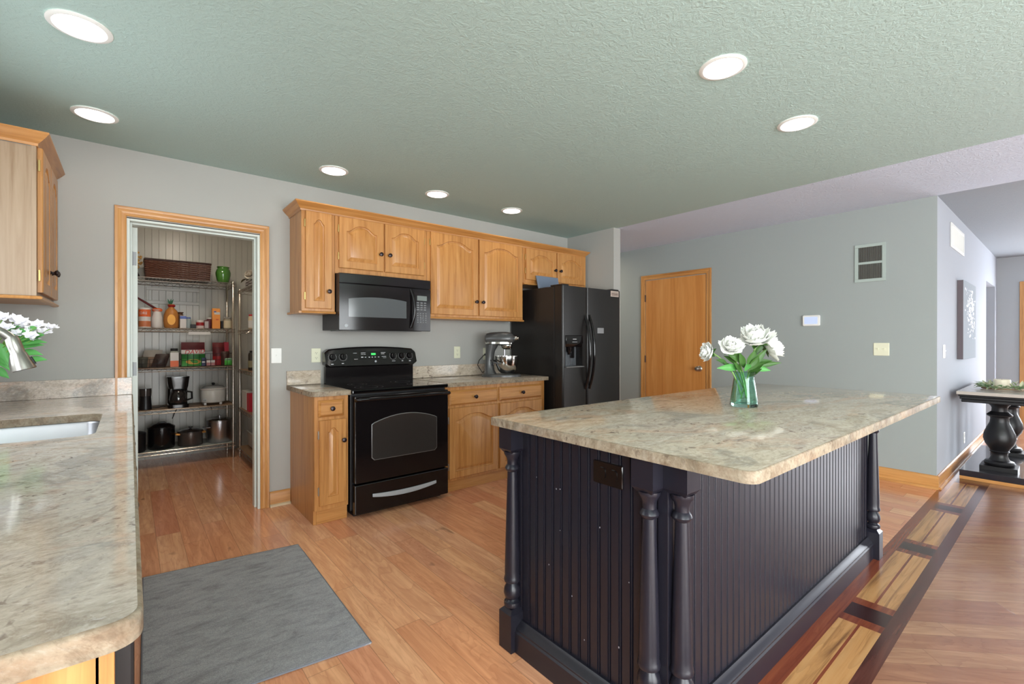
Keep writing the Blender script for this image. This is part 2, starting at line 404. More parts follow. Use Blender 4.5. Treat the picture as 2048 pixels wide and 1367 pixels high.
mb.box(0, .012, .055, .125, 0, 2.035); mb.box(.723, .735, .055, .125, 0, 2.035); mb.box(.012, .723, .055, .125, 2.023, 2.035)
struct(mb.build('trim_3', JAMB, smooth=False, bevel=.002), 'white jamb lining the pantry doorway', 'door jamb')
# pantry door folded back into the pantry
t = struct(thing('door_1', 'white pantry door opened into the pantry, seen edge on', 'door', (.02, .13, 0)))
B1(.004, .040, .135, .87, .012, 2.02).build('slab', JAMB, t, smooth=False, bevel=.002)
for z in (1.81, 1.07, .32):
    mb = MB(); mb.box(.014, .034, .1325, .1345, z - .045, z + .045); mb.lathe([(.006, -.047), (.006, .047)], (.010, .129, z), n=10)
    tag(mb.build('hinge', GREYM, t, bevel=.001), 'pale metal hinge')
# wooden door in the green wall
t = struct(thing('door_2', 'flat birch door with a round nickel knob in the sage green wall', 'door', (XG, -.68, 0)))
B1(XG - .006, XG - .001, -1.092, -.262, .012, 2.052).build('slab', DOORW, t, smooth=False, bevel=.001)
tag(MB().lathe([(.034, 0), (.034, .006), (.03, .01), (.013, .014), (.012, .036), (.024, .044), (.030, .056), (.027, .068), (.012, .076), (.001, .077)], (XG - .006, -1.015, .925), (-1, 0, 0)).build('knob', NICKEL, t), 'round satin nickel knob')
for z in (1.82, 1.02, .25):
    tag(MB().lathe([(.007, -.045), (.007, .045)], (XG - .012, -.259, z), n=10).build('hinge', BRONZE, t), 'dark hinge')
# ---- baseboards
BBP = [(0, 0), (.014, 0), (.014, .095), (.010, .106), (.004, .112), (0, .113)]
SHOE = [(.0145, 0), (.030, 0), (.029, .010), (.022, .017), (.0145, .019)]
def baseboard(name, u0, u1, F, m, label, mshoe=None):
    mb = MB()
    mb.rings([[F(u, z, d) for d, z in BBP] for u in (u0, u1)]); mb.m = 1
    mb.rings([[F(u, z, d) for d, z in SHOE] for u in (u0, u1)])
    return struct(mb.build(name, [m, mshoe or m], ang=30), label, 'baseboard')
SHOEW = mat('pale_shoe_mould', rgb(206, 184, 150), .4)
GY = lambda u, z, d: Vector((XG - .0006 - d, u, z + .0005))
baseboard('baseboard_right', YL - .014, -1.165, GY, TRIM[1], 'oak baseboard along the sage green wall')
baseboard('baseboard_right.001', -.19, 2.59, GY, TRIM[1], 'oak baseboard of the hall')
baseboard('baseboard_back', .814, .958, lambda u, z, d: Vector((u, -.0006 - d, z + .0005)), TRIM[0], 'short oak baseboard between pantry and base cabinet', SHOEW)
baseboard('baseboard_living', XG + .001, XD, lambda u, z, d: Vector((u, YL - .0006 - d, z + .0005)), TRIM[0], 'baseboard under the canvas picture')
baseboard('baseboard_far', -4.1, -3.142, lambda u, z, d: Vector((XF - .0006 - d, u, z + .0005)), TRIM[1], 'oak baseboard of the far wall')
# oak frame on the far wall, right edge of the photograph
t = struct(thing('door_3', 'glazed front door with orange wood casing on the far wall', 'door', (XF, -3.9, 0)))
mb = MB(); 
for a in ((-3.46, -3.37, 0.0, 2.12), (-4.42, -4.33, 0.0, 2.12)): mb.box(XF - .022, XF - .001, a[0], a[1], .001, a[3])
mb.box(XF - .022, XF - .001, -4.33, -3.46, 2.04, 2.12); mb.build('casing', TRIM[2], t, smooth=False, bevel=.004)
mb = MB()
for a in ((-4.33, -4.22, .01, 2.04), (-3.57, -3.46, .01, 2.04), (-4.22, -3.57, .01, .25), (-4.22, -3.57, 1.92, 2.04)): mb.box(XF - .03, XF - .001, *a)
mb.build('slab', DOORW, t, smooth=False, bevel=.001)
B1(XF - .012, XF - .004, -4.22, -3.57, .25, 1.92).build('glass_pane', SKY_L, t, smooth=False)
# ---- windows
def window(name, F, u0, u1, v0, v1, pane, label, nu=1):
    t = struct(thing(name, label, 'window', F((u0 + u1) / 2, v0, 0)))
    mb = MB()
    def bx(a0, a1, b0, b1, c0, c1):
        P = [F(a, b, c) for c in (c0, c1) for b in (b0, b1) for a in (a0, a1)]
        mb.add(P, [(0, 2, 3, 1), (4, 5, 7, 6), (0, 1, 5, 4), (2, 6, 7, 3), (0, 4, 6, 2), (1, 3, 7, 5)])
    w = .055
    bx(u0, u0 + w, v0, v1, -.08, .015); bx(u1 - w, u1, v0, v1, -.08, .015); bx(u0 + w, u1 - w, v0, v0 + w, -.08, .015); bx(u0 + w, u1 - w, v1 - w, v1, -.08, .015)
    for k in range(1, nu):
        c = u0 + (u1 - u0) * k / nu; bx(c - .035, c + .035, v0 + w, v1 - w, -.07, .01)
    mb.build('frame', WHITEP, t, smooth=False, bevel=.003)
    MB().quad(F(u0 + w, v0 + w, -.05), F(u1 - w, v0 + w, -.05), F(u1 - w, v1 - w, -.05), F(u0 + w, v1 - w, -.05)).build('pane', pane, t, smooth=False)
    return t
window('window_1', lambda u, v, d: Vector((XL + d, u, v)), -2.05, -.85, 1.1, 2.15, SKY_S, 'daylit window over the sink', 2)
window('fill_window_2', lambda u, v, d: Vector((u, YR + d, v)), -.3, 3.1, .0, 2.15, FILL_B, 'glowing glazed doors added behind the camera for fill light', 2)  # unseen; added as broad fill light on camera-facing surfaces
window('fill_window_4', lambda u, v, d: Vector((u, YR + d, v)), 6.6, 8.8, .3, 2.25, FILL_R, 'glowing living room window added behind the camera for fill light', 3)  # unseen; added to brighten the living side and its ceiling
window('fill_window_5', lambda u, v, d: Vector((XL + d, u, v)), -7.2, -4.3, .3, 2.2, FILL_B, 'glowing window added behind the camera to light the green wall', 3)  # unseen; added to throw light onto the sage green wall
window('window_3', lambda u, v, d: Vector((XF - d, u, v)), -5.75, -4.15, .45, 2.25, SKY_L, 'daylit window of the living room', 2)

# ---------------------------------------------------------------- recessed lights
def can_light(x, y, label, grp='recessed ceiling lights', lens=LAMP, r=.082):
    t = thing('recessed_light', label, 'ceiling light', (x, y, CE), grp)
    MB().rings([[Vector((x + q * cos(2 * pi * i / 32), y + q * sin(2 * pi * i / 32), CE - h)) for i in range(32)] for q, h in ((r + .018, .0005), (r + .018, .004), (r + .008, .008), (r, .008), (r - .004, .003))], False, False).build('trim_ring', WHITEP, t)
    MB().rings([[Vector((x + q * cos(2 * pi * i / 32), y + q * sin(2 * pi * i / 32), CE - h)) for i in range(32)] for q, h in ((r - .003, .0035), (r * .5, .005))], False, True).build('lens', lens, t)
can_light(-.15, -1.396, 'recessed light nearest the upper left corner of the ceiling')
can_light(-.146, -.483, 'recessed light above the upper cabinet by the sink')
can_light(1.14, -.469, 'recessed light above the narrow cabinet left of the microwave')
can_light(1.992, -.474, 'recessed light between the microwave and the tall wall cabinet, middle of the row')
can_light(2.79, -.49, 'recessed light farthest along the stove wall, towards the refrigerator')
can_light(2.064, -2.87, 'recessed light above the left part of the island, the larger of the two at right')
can_light(2.922, -2.878, 'recessed light above the far part of the island, smaller of the two at right')
can_light(4.70, .75, 'recessed light of the hall beyond the refrigerator wall', lens=LAMP_H)
t = thing('pantry_fill_lamp', 'unseen round lamp added on the pantry ceiling to brighten it', 'ceiling light', (.45, 1.1, CE))
MB().lathe([(.07, -.001), (.07, -.02)], (.45, 1.1, CE)).build('base', WHITEP, t)
MB().lathe([(.065, -.02), (.11, -.04), (.12, -.07), (.09, -.11), (.03, -.13), (.002, -.132)], (.45, 1.1, CE)).build('shade', LAMP_P, t)

# ---------------------------------------------------------------- cabinets
def knob(parent, F, u, v, d0):
    o = F(u, v, d0); ax = F(u, v, d0 + 1) - o
    MB().lathe([(.009, 0), (.009, .003), (.0055, .006), (.0055, .014), (.013, .019), (.0165, .025), (.015, .030), (.007, .033), (.001, .034)], o, ax, n=16).build('knob', BRONZE, parent)
def hinges(parent, F, u, vs, d, m=BRASS):
    for v in vs:
        mb = MB(); mb.prism([(u - .004, v - .028), (u + .004, v - .028), (u + .004, v + .028), (u - .004, v + .028)], F, d, d + .008)
        tag(mb.build('hinge', m, parent, bevel=.001), 'small metal hinge')
def panel_door(parent, F, u0, u1, v0, v1, H=.05, stile=.055, t=.02, arch=True, K=18, m=None, m2=None):
    """cathedral raised panel door: outer slab, arched opening, bevelled raised field"""
    mb = MB()
    def loop(ins_u, ins_b, ins_t, h, d):
        a, b = u0 + ins_u, u1 - ins_u; c, top = v0 + ins_b, v1 - ins_t
        pts = [(a, c), (b, c)]
        for i in range(K + 1):
            s = 1 - 2 * i / K
            q = min(1, abs(s) / .93) ** 1.45
            pts.append((a + (b - a) * (s + 1) / 2, top - h + h * .5 * (1 + cos(pi * q)) if arch else top))
        return [F(p, q, d) for p, q in pts]
    s = stile
    R = [loop(0, 0, 0, 0, 0), loop(0, 0, 0, 0, t - .004), loop(.004, .004, .004, 0, t)]
    mb.rings(R + [loop(s, s, s, H, t)], True, False)
    mb.rings([loop(s, s, s, H, t), loop(s + .004, s + .004, s + .004, H, t - .009), loop(s + .009, s + .009, s + .009, H, t - .010),
              loop(s + .030, s + .030, s + .030, H * .96, t - .0015), loop(s + .033, s + .033, s + .033, H * .96, t - .0005)], False, True)
    return mb.build('door', m or OAK[2], parent, ang=20)
def drawer(parent, F, u0, u1, v0, v1, t=.02, m=None):
    def L(i, d): return [F(a, b, d) for a, b in ((u0 + i, v0 + i), (u1 - i, v0 + i), (u1 - i, v1 - i), (u0 + i, v1 - i))]
    return MB().rings([L(0, 0), L(0, t - .012), L(.003, t - .009), L(.013, t - .002), L(.015, t)]).build('drawer', m or OAK[0], parent, ang=20)
YU = -.314   # face frame of the wall cabinets
FU = lambda u, v, d: Vector((u, YU - d, v))
def rail(mb, F, u0, u1, v, sgn=1):
    prof = [(0, 0), (.012, 0), (.020, -.004), (.023, -.010), (.020, -.016), (.004, -.019), (0, -.019)]
    mb.rings([[F(u, v + h, d) for d, h in prof] for u in (u0, u1)])
def wall_cab(name, label, x0, x1, zb, doors, H, rail_to=None, left_panel=False):
    t = thing(name, label, 'cabinet', ((x0 + x1) / 2, -.15, zb), 'oak wall cabinets')
    B1(x0 + .0005, x1 - .0005, YU + .018, -.001, zb, 2.205).build('body', OAK[2], t, smooth=False)
    B1(x0 + .0005, x1 - .0005, YU, YU + .0175, zb, 2.23).build('face_frame', OAK[2], t, smooth=False, bevel=.001)
    for u0, u1, v0, v1, ku, kv, hu in doors:
        d = panel_door(t, lambda a, b, c: FU(a, b, c + .001), u0, u1, v0, v1, H)
        knob(d, FU, ku, kv, .021); hinges(d, FU, hu, (v0 + .09, v1 - .09), .004)
    if rail_to:
        mb = MB(); rail(mb, FU, x0, x1, zb)
        if left_panel: mb.box(x0 - .02, x0, YU - .012, -.001, zb - .017, zb - .002)
        mb.box(x0, x1, YU, -.001, zb - .012, zb - .0005)
        mb.build('bottom_molding', OAK[0], t, ang=25)
    return t
wall_cab('wall_cabinet', 'narrow oak wall cabinet left of the microwave, one tall door', .959, 1.199, 1.478, [(.985, 1.172, 1.497, 2.208, 1.147, 1.626, .981)], .035, True, True)
wall_cab('wall_cabinet', 'short oak wall cabinet directly above the microwave', 1.2, 1.98, 1.772, [(1.227, 1.581, 1.815, 2.205, 1.553, 1.95, 1.223), (1.595, 1.951, 1.815, 2.205, 1.628, 1.95, 1.955)], .05)
wall_cab('wall_cabinet', 'tall double-door oak wall cabinet between microwave and refrigerator', 1.981, 3.079, 1.470, [(2.014, 2.512, 1.492, 2.207, 2.485, 1.62, 2.010), (2.530, 3.056, 1.492, 2.207, 2.560, 1.62, 3.060)], .055, True)
wall_cab('wall_cabinet', 'short oak wall cabinet above the refrigerator', 3.08, 4.032, 1.850, [(3.113, 3.545, 1.885, 2.205, 3.515, 2.01, 3.109), (3.562, 3.998, 1.885, 2.205, 3.595, 2.01, 4.002)], .05, True)
# crown moulding
CRP = [(0, 0), (.006, 0), (.008, .012), (.018, .020), (.034, .036), (.046, .050), (.050, .054), (.050, .062), (0, .062)]
def crown(name, label, segs, mats):
    mb = MB()
    for k, (P, Q, m) in enumerate(segs):
        mb.m = m; mb.rings([P, Q])
    t = mb.build(name, mats, ang=25); return t
def cr(x, y, sx, sy, zb=2.207): return [Vector((x + sx * d, y + sy * d, zb + h)) for d, h in CRP]
crx0, crx1 = .958, 4.033
c = crown('crown_molding', '', [(cr(crx0, -.001, -1, 0), cr(crx0, YU - .001, -1, -1), 1), (cr(crx0, YU - .001, -1, -1), cr(crx1 - .03, YU - .001, 1, -1), 0)], [OAK[0], OAK[1]])
tag(c, 'long oak crown molding along the top of the stove wall cabinets', 'crown molding')
# base cabinets on the stove wall
YB = -.61
FB = lambda u, v, d: Vector((u, YB - d, v))
def base_cab(label, x0, x1, drs, drw, H, toe=-.575):
    t = thing('base_cabinet', label, 'cabinet', ((x0 + x1) / 2, -.3, 0), 'oak base cabinets of the stove wall')
    mb = MB(); mb.box(x0 + .02, x1 - .001, YB + .019, -.001, .1, .878); mb.build('body', OAK[2], t, smooth=False)
    B1(x0, x0 + .0195, -.585, -.001, .001, .878).build('side_panel', OAK[2], t, smooth=False, bevel=.001)
    B1(x0, x1 - .001, YB, YB + .0185, .1, .878).build('face_frame', OAK[2], t, smooth=False, bevel=.001)
    B1(x0 + .02, x1 - .001, toe - .012, toe, .001, .0995).build('toe_kick', OAK[0], t, smooth=False)
    for u0, u1, v0, v1, ku, kv, hu in drs:
        d = panel_door(t, lambda a, b, c: FB(a, b, c + .001), u0, u1, v0, v1, H)
        if ku: knob(d, FB, ku, kv, .021)
        hinges(d, FB, hu, (v0 + .1, v1 - .1), .004, NICKEL)
    for u0, u1, v0, v1 in drw:
        d = drawer(t, lambda a, b, c: FB(a, b, c + .001), u0, u1, v0, v1); knob(d, FB, (u0 + u1) / 2, (v0 + v1) / 2, .021)
    return t
base_cab('narrow oak base cabinet left of the stove, one drawer over one door', .961, 1.192, [(.99, 1.172, .133, .716, 1.150, .569, .986)], [(.985, 1.158, .737, .852)], .03)
base_cab('double oak base cabinet between the stove and the refrigerator', 1.988, 3.10, [(2.018, 2.520, .122, .703, 2.487, .565, 2.014), (2.545, 3.05, .122, .703, 2.58, .565, 3.054)], [(2.018, 2.520, .724, .848), (2.540, 3.055, .724, .848)], .05, -.56)
mb = MB(); mb.rings([[Vector((u, -.588 - d * .7 + .01, z + .0005)) for d, z in SHOE] for u in (.964, 1.19)])
# ---------------------------------------------------------------- countertops of the stove wall
def slab(name, poly, z0, z1, parent=None, top=None, edge=None, label=None, cat='countertop', rough_edge=True, group=None, org=(0, 0, 0)):
    mb = MB(); n = len(poly)
    def L(ins, z):
        out = []
        for i in range(n):
            p0, p, p1 = Vector(poly[i - 1]), Vector(poly[i]), Vector(poly[(i + 1) % n])
            e0 = (p - p0).normalized(); e1 = (p1 - p).normalized()
            n0 = Vector((-e0.y, e0.x)); n1 = Vector((-e1.y, e1.x)); b = (n0 + n1); b = b / max(b.length_squared, 1e-6) * 2 if b.length > 1e-4 else n0
            q = p + b * ins
            out.append(Vector((q.x, q.y, z)))
        return out
    mb.m = 1; mb.rings([L(0, z0), L(0, z1 - .004), L(.002, z1 - .001), L(.005, z1)], True, False); mb.m = 0
    b = len(mb.v) - n; mb.f.append(list(range(b, b + n))); mb.mi.append(0)
    o = mb.build(name, [top or GRAN, edge or GRAN_E], parent, org, ang=50)
    if label: tag(o, label, cat, group)
    return o
def arc(cx, cy, r, a0, a1, n=6): return [(cx + r * cos(radians(a0 + (a1 - a0) * i / n)), cy + r * sin(radians(a0 + (a1 - a0) * i / n))) for i in range(n + 1)]
ZC0, ZC = .880, .914
t = thing('countertop', 'short granite countertop left of the stove with its backsplash', 'countertop', (1.06, -.3, ZC0))
slab('slab', [(.934, -.001), (.934, -.58)] + [(.95, -.615), (.985, -.645)] + [(1.198, -.648), (1.198, -.001)], ZC0, ZC, t)
B1(.934, 1.185, -.021, -.001, ZC + .0005, 1.024).build('backsplash', GRAN, t, smooth=False, bevel=.002)
t = thing('countertop', 'granite countertop between the stove and the refrigerator with its backsplash', 'countertop', (2.5, -.3, ZC0))
slab('slab', [(1.984, -.001), (1.984, -.648)] + arc(3.115, -.634, .014, 270, 360, 4) + [(3.129, -.001)], ZC0, ZC, t)
B1(1.984, 3.129, -.021, -.001, ZC + .0005, 1.024).build('backsplash', GRAN, t, smooth=False, bevel=.002)
# ---------------------------------------------------------------- sink run along the left wall
t = thing('countertop', 'long granite countertop along the left wall with the sink cut into it', 'countertop', (-.3, -1.5, ZC0))
SX0, SX1, SY0, SY1 = -.535, -.10, -1.60, -.93
mb = MB(); XE, YE = .013, -3.142
def outl(i): return [(XL, -.001), (XL, YE + i)] + [(a, b) for a, b in arc(XE - .035, YE + .035, .035 - i, 270, 360, 6)] + [(XE - i, -.001)]
mb.m = 1
def OL(i, z): return [Vector((a, b, z)) for a, b in outl(i)]
mb.rings([OL(.001, ZC0), OL(0, ZC0 + .003), OL(0, ZC - .005), OL(.002, ZC - .0015), OL(.006, ZC)], False, False)
mb.m = 0
def poly(pts): b = len(mb.v); mb.v += [Vector((a, c, ZC)) for a, c in pts]; mb.f.append(list(range(b, b + len(pts)))); mb.mi.append(0)
poly([(XL, -.80), (XE - .006, -.80), (XE - .006, -.001), (XL, -.001)])
o6 = outl(.006); poly([(XL, -1.75), o6[1]] + o6[2:-1] + [(XE - .006, -1.75)])
hole = rrect(SX0, SX1, SY0, SY1, .06, 5)
rect = []
for k, c in enumerate([(XE - .006, -.80), (XL, -.80), (XL, -1.75), (XE - .006, -1.75)]): rect += [c] * 6
mb.rings([[Vector((a, b, ZC)) for a, b in rect], [Vector((a, b, ZC)) for a, b in hole]], False, False)
mb.m = 1; mb.rings([[Vector((a, b, ZC)) for a, b in hole], [Vector((a, b, ZC0)) for a, b in hole]], False, False)
mb.build('slab', [GRAN_W, GRAN_E], t, ang=50)
B1(XL + .001, .009, -.021, -.001, ZC + .0005, 1.024).build('backsplash', GRAN_W, t, smooth=False, bevel=.002)
t = thing('kitchen_sink', 'undermount stainless steel sink in the left countertop', 'sink', (-.32, -1.27, .70))
mb = MB()
def SR(i, z, r): return [Vector((a, b, z)) for a, b in rrect(SX0 - .006 + i, SX1 + .006 - i, SY0 - .006 + i, SY1 + .006 - i, r, 5)]
mb.rings([SR(-.02, ZC0 - .001, .07), SR(0, ZC0 - .001, .065), SR(.004, ZC0 - .012, .062), SR(.012, .73, .055), SR(.03, .705, .05), SR(.16, .700, .03)], False, True)
mb.build('basin', STEEL, t, ang=60)
MB().lathe([(.045, 0), (.042, .003), (.03, .001)], (-.32, -1.27, .7005)).build('drain', CHROME, t)
t = thing('kitchen_faucet', 'brushed nickel gooseneck faucet at the left edge, pull-down spray head', 'faucet', (-.6, -1.36, ZC))
MB().lathe([(.032, 0), (.030, .008), (.022, .02), (.018, .05), (.016, .06)], (-.60, -1.36, ZC + .0005)).build('base', NICKEL, t)
pts = [(-.60, -1.36, .97), (-.60, -1.36, 1.14)] + [(-.455 - .145 * cos(radians(a)), -1.36, 1.175 + .145 * sin(radians(a))) for a in range(0, 144, 13)]
MB().tube(pts, .0155, 14).build('spout', NICKEL, t)
e = Vector(pts[-1]); dr = Vector((.27, 0, -.96)).normalized()
mb = MB().lathe([(.0165, -.012), (.020, 0), (.021, .03), (.0205, .05), (.023, .055), (.031, .10), (.034, .115), (.032, .118), (.001, .118)], e, dr, 24); mb.build('spray_head', NICKEL, t)
mb = MB(); c = e + dr * .075; n = Vector((.96, 0, .27)); mb.tube([c + n * .026, c + n * .031 + dr * .03], .006, 8); mb.build('button', BLK_S, t)
mb = MB(); mb.tube([(-.60, -1.385, .955), (-.60, -1.42, .965), (-.57, -1.46, 1.02)], [.008, .008, .006], 8); mb.build('lever', NICKEL, t)
# base cabinets and dishwasher below
t = thing('base_cabinet', 'oak base cabinet run under the sink countertop, end panel at lower left', 'cabinet', (-.3, -1.5, 0))
mb = MB(); mb.box(XL + .001, -.035, -3.08, SY0 - .06, .1, .878); mb.box(XL + .001, -.035, SY0 - .06, SY1 + .06, .1, .66); mb.box(XL + .001, -.035, SY1 + .06, -.002, .1, .878); mb.build('body', OAK[2], t, smooth=False)
B1(XL + .001, -.03, -3.105, -3.081, .001, .8795).build('end_panel', TRIM[2], t, smooth=False, bevel=.001)
B1(-.0349, -.016, -3.105, -3.07, .1, .8795).build('face_stile', TRIM[2], t, smooth=False, bevel=.001)
FL_ = lambda u, v, d: Vector((-.0345 + d, -u, v))
for a, b in ((.35, .88), (.90, 1.43), (1.45, 1.95), (1.97, 2.40)):
    d = panel_door(t, FL_, a, b, .13, .70, .05); knob(d, FL_, b - .03, .6, .02)
    d = drawer(t, FL_, a, b, .73, .85); knob(d, FL_, (a + b) / 2, .79, .02)
t = thing('dishwasher', 'black dishwasher front below the near end of the sink countertop', 'dishwasher', (0, -2.75, 0))
B1(-.0345, .004, -3.06, -2.44, .11, .868).build('door', BLK_S, t, smooth=False, bevel=.004)
# upper cabinet of the left wall
XU_ = -.352
FLU = lambda u, v, d: Vector((XU_ + d, u, v))
t = thing('wall_cabinet', 'oak wall cabinet at the upper left, end panel facing the camera', 'cabinet', (-.5, -.33, 1.478))
B1(XL + .001, XU_ - .0185, -.655, -.001, 1.478, 2.205).build('body', OAK_PALE, t, smooth=False)
B1(XU_ - .018, XU_, -.66, -.001, 1.478, 2.23).build('face_frame', OAK_PALE, t, smooth=False, bevel=.001)
for a, b, kv, hu in ((-.635, -.335, -.365, -.640), (-.328, -.028, -.300, -.023)):
    d = panel_door(t, lambda p, q, c: FLU(p, q, c + .001), a, b, 1.497, 2.208, .05)
    knob(d, FLU, kv, 1.626, .021); hinges(d, FLU, hu, (1.58, 2.12), .004)
mb = MB(); FLE = lambda u, v, d: Vector((u, -.66 - d, v))
prof = [(0, 0), (.012, 0), (.020, -.004), (.023, -.010), (.020, -.016), (.004, -.019), (0, -.019)]
def r2(x, y, sx, sy): return [Vector((x + sx * d, y + sy * d, 1.4775 + h)) for d, h in prof]
mb.rings([r2(XL + .002, -.66, 0, -1), r2(XU_, -.66, 1, -1), r2(XU_, -.001, 1, 0)])
mb.build('bottom_molding', OAK[1], t, ang=25)
B1(XL + .002, XU_ - .02, -.64, -.002, 1.470, 1.4775).build('bottom_panel', TRIM[0], t, smooth=False)
mb = MB(); mb.m = 1; mb.rings([cr(XL + .001, -.66, 0, -1), cr(XU_, -.66, 1, -1)]); mb.m = 0; mb.rings([cr(XU_, -.66, 1, -1), cr(XU_, -.001, 1, 0)])
tag(mb.build('crown_molding', [OAK[1], OAK[0]], ang=25), 'short oak crown molding on the cabinet at the upper left', 'crown molding')

# ---------------------------------------------------------------- stove
t = thing('stove', 'black electric range with glass cooktop and oven window', 'stove', (1.59, -.35, 0))
SX, SXE = 1.2035, 1.979
mb = MB(); mb.box(SX, SXE, -.615, -.03, .05, .884); mb.box(SX + .03, SXE - .03, -.60, -.05, .001, .05); mb.build('body', BLK_S, t, smooth=False, bevel=.002)
B1(SX - .002, SXE + .002, -.668, -.076, .885, .912).build('cooktop', BLK_GLASS, t, smooth=False, bevel=.006)
GREYLINE = mat('printed_grey', rgb(120, 120, 120), .4)
for bx, by, br in ((1.39, -.50, .105), (1.79, -.50, .08), (1.40, -.24, .075), (1.79, -.24, .10)):
    mb = MB()
    for q in (br, br * .62): mb.rings([[Vector((bx + k * cos(2 * pi * i / 40), by + k * sin(2 * pi * i / 40), .9123)) for i in range(40)] for k in (q - .002, q)], False, False)
    mb.build('burner_ring', GREYLINE, t)
od = B1(SX + .010, SXE - .006, -.680, -.6155, .252, .868).build('oven_door', BLK, t, smooth=False, bevel=.006)
ow = [(1.334 + .02, .40), (1.87 - .02, .40), (1.87, .42), (1.87, .66)] + [(1.85 - (1.85 - 1.354) * i / 12, .672 + .047 * (1 - ((i - 6) / 6) ** 2)) for i in range(13)] + [(1.334, .66), (1.334, .42)]
FO = lambda a, b, d: Vector((a, -.680 - d, b))
def inset(P, k): 
    cx, cy = 1.602, .55
    return [(cx + (a - cx) * (1 - k / .27), cy + (b - cy) * (1 - k / .14)) for a, b in P]
MB().rings([[FO(a, b, .0002) for a, b in ow], [FO(a, b, .003) for a, b in inset(ow, .004)]], False, False).build('window_rim', SILVER, od)
MB().rings([[FO(a, b, .003) for a, b in inset(ow, .004)], [FO(a, b, .0015) for a, b in inset(ow, .010)]], False, True).build('window', OVEN_GLASS, od)
mb = MB(); mb.tube([(1.222, -.681, .838), (1.226, -.712, .845)] + [(1.23 + .73 * i / 10, -.716 - .006 * (1 - ((i - 5) / 5) ** 2), .847) for i in range(11)] + [(1.964, -.712, .845), (1.968, -.681, .838)], .0135, 12); mb.build('handle', BLK, od)
dr_ = B1(SX + .010, SXE - .006, -.680, -.6155, .034, .240).build('storage_drawer', BLK, t, smooth=False, bevel=.006)
cre = [(1.34 + .52 * i / 16, .140 - .026 * (1 - ((i - 8) / 8) ** 2)) for i in range(17)] + [(1.86 - .52 * i / 16, .163 - .013 * (1 - ((i - 8) / 8) ** 2)) for i in range(17)]
tag(MB().prism(cre, FO, .0003, .010).build('handle', GREYM, dr_, bevel=.003), 'curved silver drawer handle')
B1(SX + .003, SXE - .003, -.074, -.03, .885, 1.052).build('backguard', BLK, t, smooth=False, bevel=.003)
PY0, PY1 = -.118, -.088
mb = MB(); R = []
for i in range(25):
    s = -1 + 2 * i / 24; x = 1.592 + .398 * s
    top = 1.186 + .024 * (1 - s * s); bot = 1.046; e = max(0, abs(s) - .93) / .07; e = 1 - sqrt(max(0, 1 - e * e))
    top -= .022 * e; bot += .022 * e
    R.append([Vector((x, y, z)) for y, z in ((-.030, bot), (PY0 + .012, bot), (PY0, bot + .010), (PY1, top - .010), (PY1 + .010, top), (-.030, top))])
cp = mb.rings(R).build('control_panel', BLK, t, ang=30)
def FP(u, v, d):
    k = (v - 1.056) / (1.19 - 1.056); n = Vector((0, -.976, .218))
    return Vector((u, PY0 + (PY1 - PY0) * k, v)) + n * (d + .0012)
MB().prism(rrect(1.468, 1.724, 1.104, 1.168, .012), FP, 0, .0012).build('display_panel', BLK_GLASS, cp)
GREEN_L = mat('green_display', rgb(10, 30, 14), .3, emit=(.05, .55, .12, 1), es=.7)
MB().prism(rrect(1.572, 1.612, 1.138, 1.155, .002), FP, .0013, .0018).build('clock_display', GREEN_L, cp)
MARK = mat('printed_white_marks', rgb(196, 196, 198), .5)
mb = MB()
for u, v, w, h in ((1.485, 1.155, .04, .004), (1.485, 1.143, .018, .003), (1.507, 1.143, .018, .003), (1.485, 1.118, .018, .008), (1.515, 1.118, .012, .006), (1.548, 1.118, .012, .006), (1.574, 1.118, .012, .006), (1.60, 1.118, .012, .006), (1.63, 1.118, .012, .006), (1.66, 1.156, .04, .004), (1.66, 1.145, .03, .004), (1.665, 1.122, .04, .004), (1.675, 1.112, .03, .002), (1.42, 1.155, .03, .003), (1.425, 1.105, .03, .003), (1.235, 1.068, .02, .006), (1.32, 1.072, .018, .006), (1.755, 1.082, .03, .003), (1.845, 1.080, .015, .006), (1.915, 1.078, .018, .006)):
    MB().prism([(u, v), (u + w, v), (u + w, v + h), (u, v + h)], FP, .0013, .0016).build('printed_mark', MARK, cp)
MB().prism([(1.607 + .009 * cos(i * pi / 10), 1.085 + .009 * sin(i * pi / 10)) for i in range(20)], FP, 0, .002).build('round_badge', GREYM, cp)
for u in (1.25, 1.335, 1.769, 1.85, 1.925):
    o = FP(u, 1.128, 0); ax = Vector((0, -.976, .218))
    k = MB().lathe([(.0265, 0), (.0255, .004), (.0215, .012), (.0205, .020), (.001, .021)], o, ax, 22)
    k.box(u - .005, u + .005, o.y - .033, o.y - .018, o.z - .016, o.z + .022); kn = k.build('knob', BLK, cp, bevel=.001)
    mb = MB()
    for a in range(-210, 31, 20):
        c, s_ = cos(radians(a)), sin(radians(a)); mb.prism([(u + c * .029 - s_ * .0012, 1.128 + s_ * .029 + c * .0012), (u + c * .029 + s_ * .0012, 1.128 + s_ * .029 - c * .0012), (u + c * .034 + s_ * .0012, 1.128 + s_ * .034 - c * .0012), (u + c * .034 - s_ * .0012, 1.128 + s_ * .034 + c * .0012)], FP, .0002, .0006)
    mb.build('dial_marks', MARK, kn)

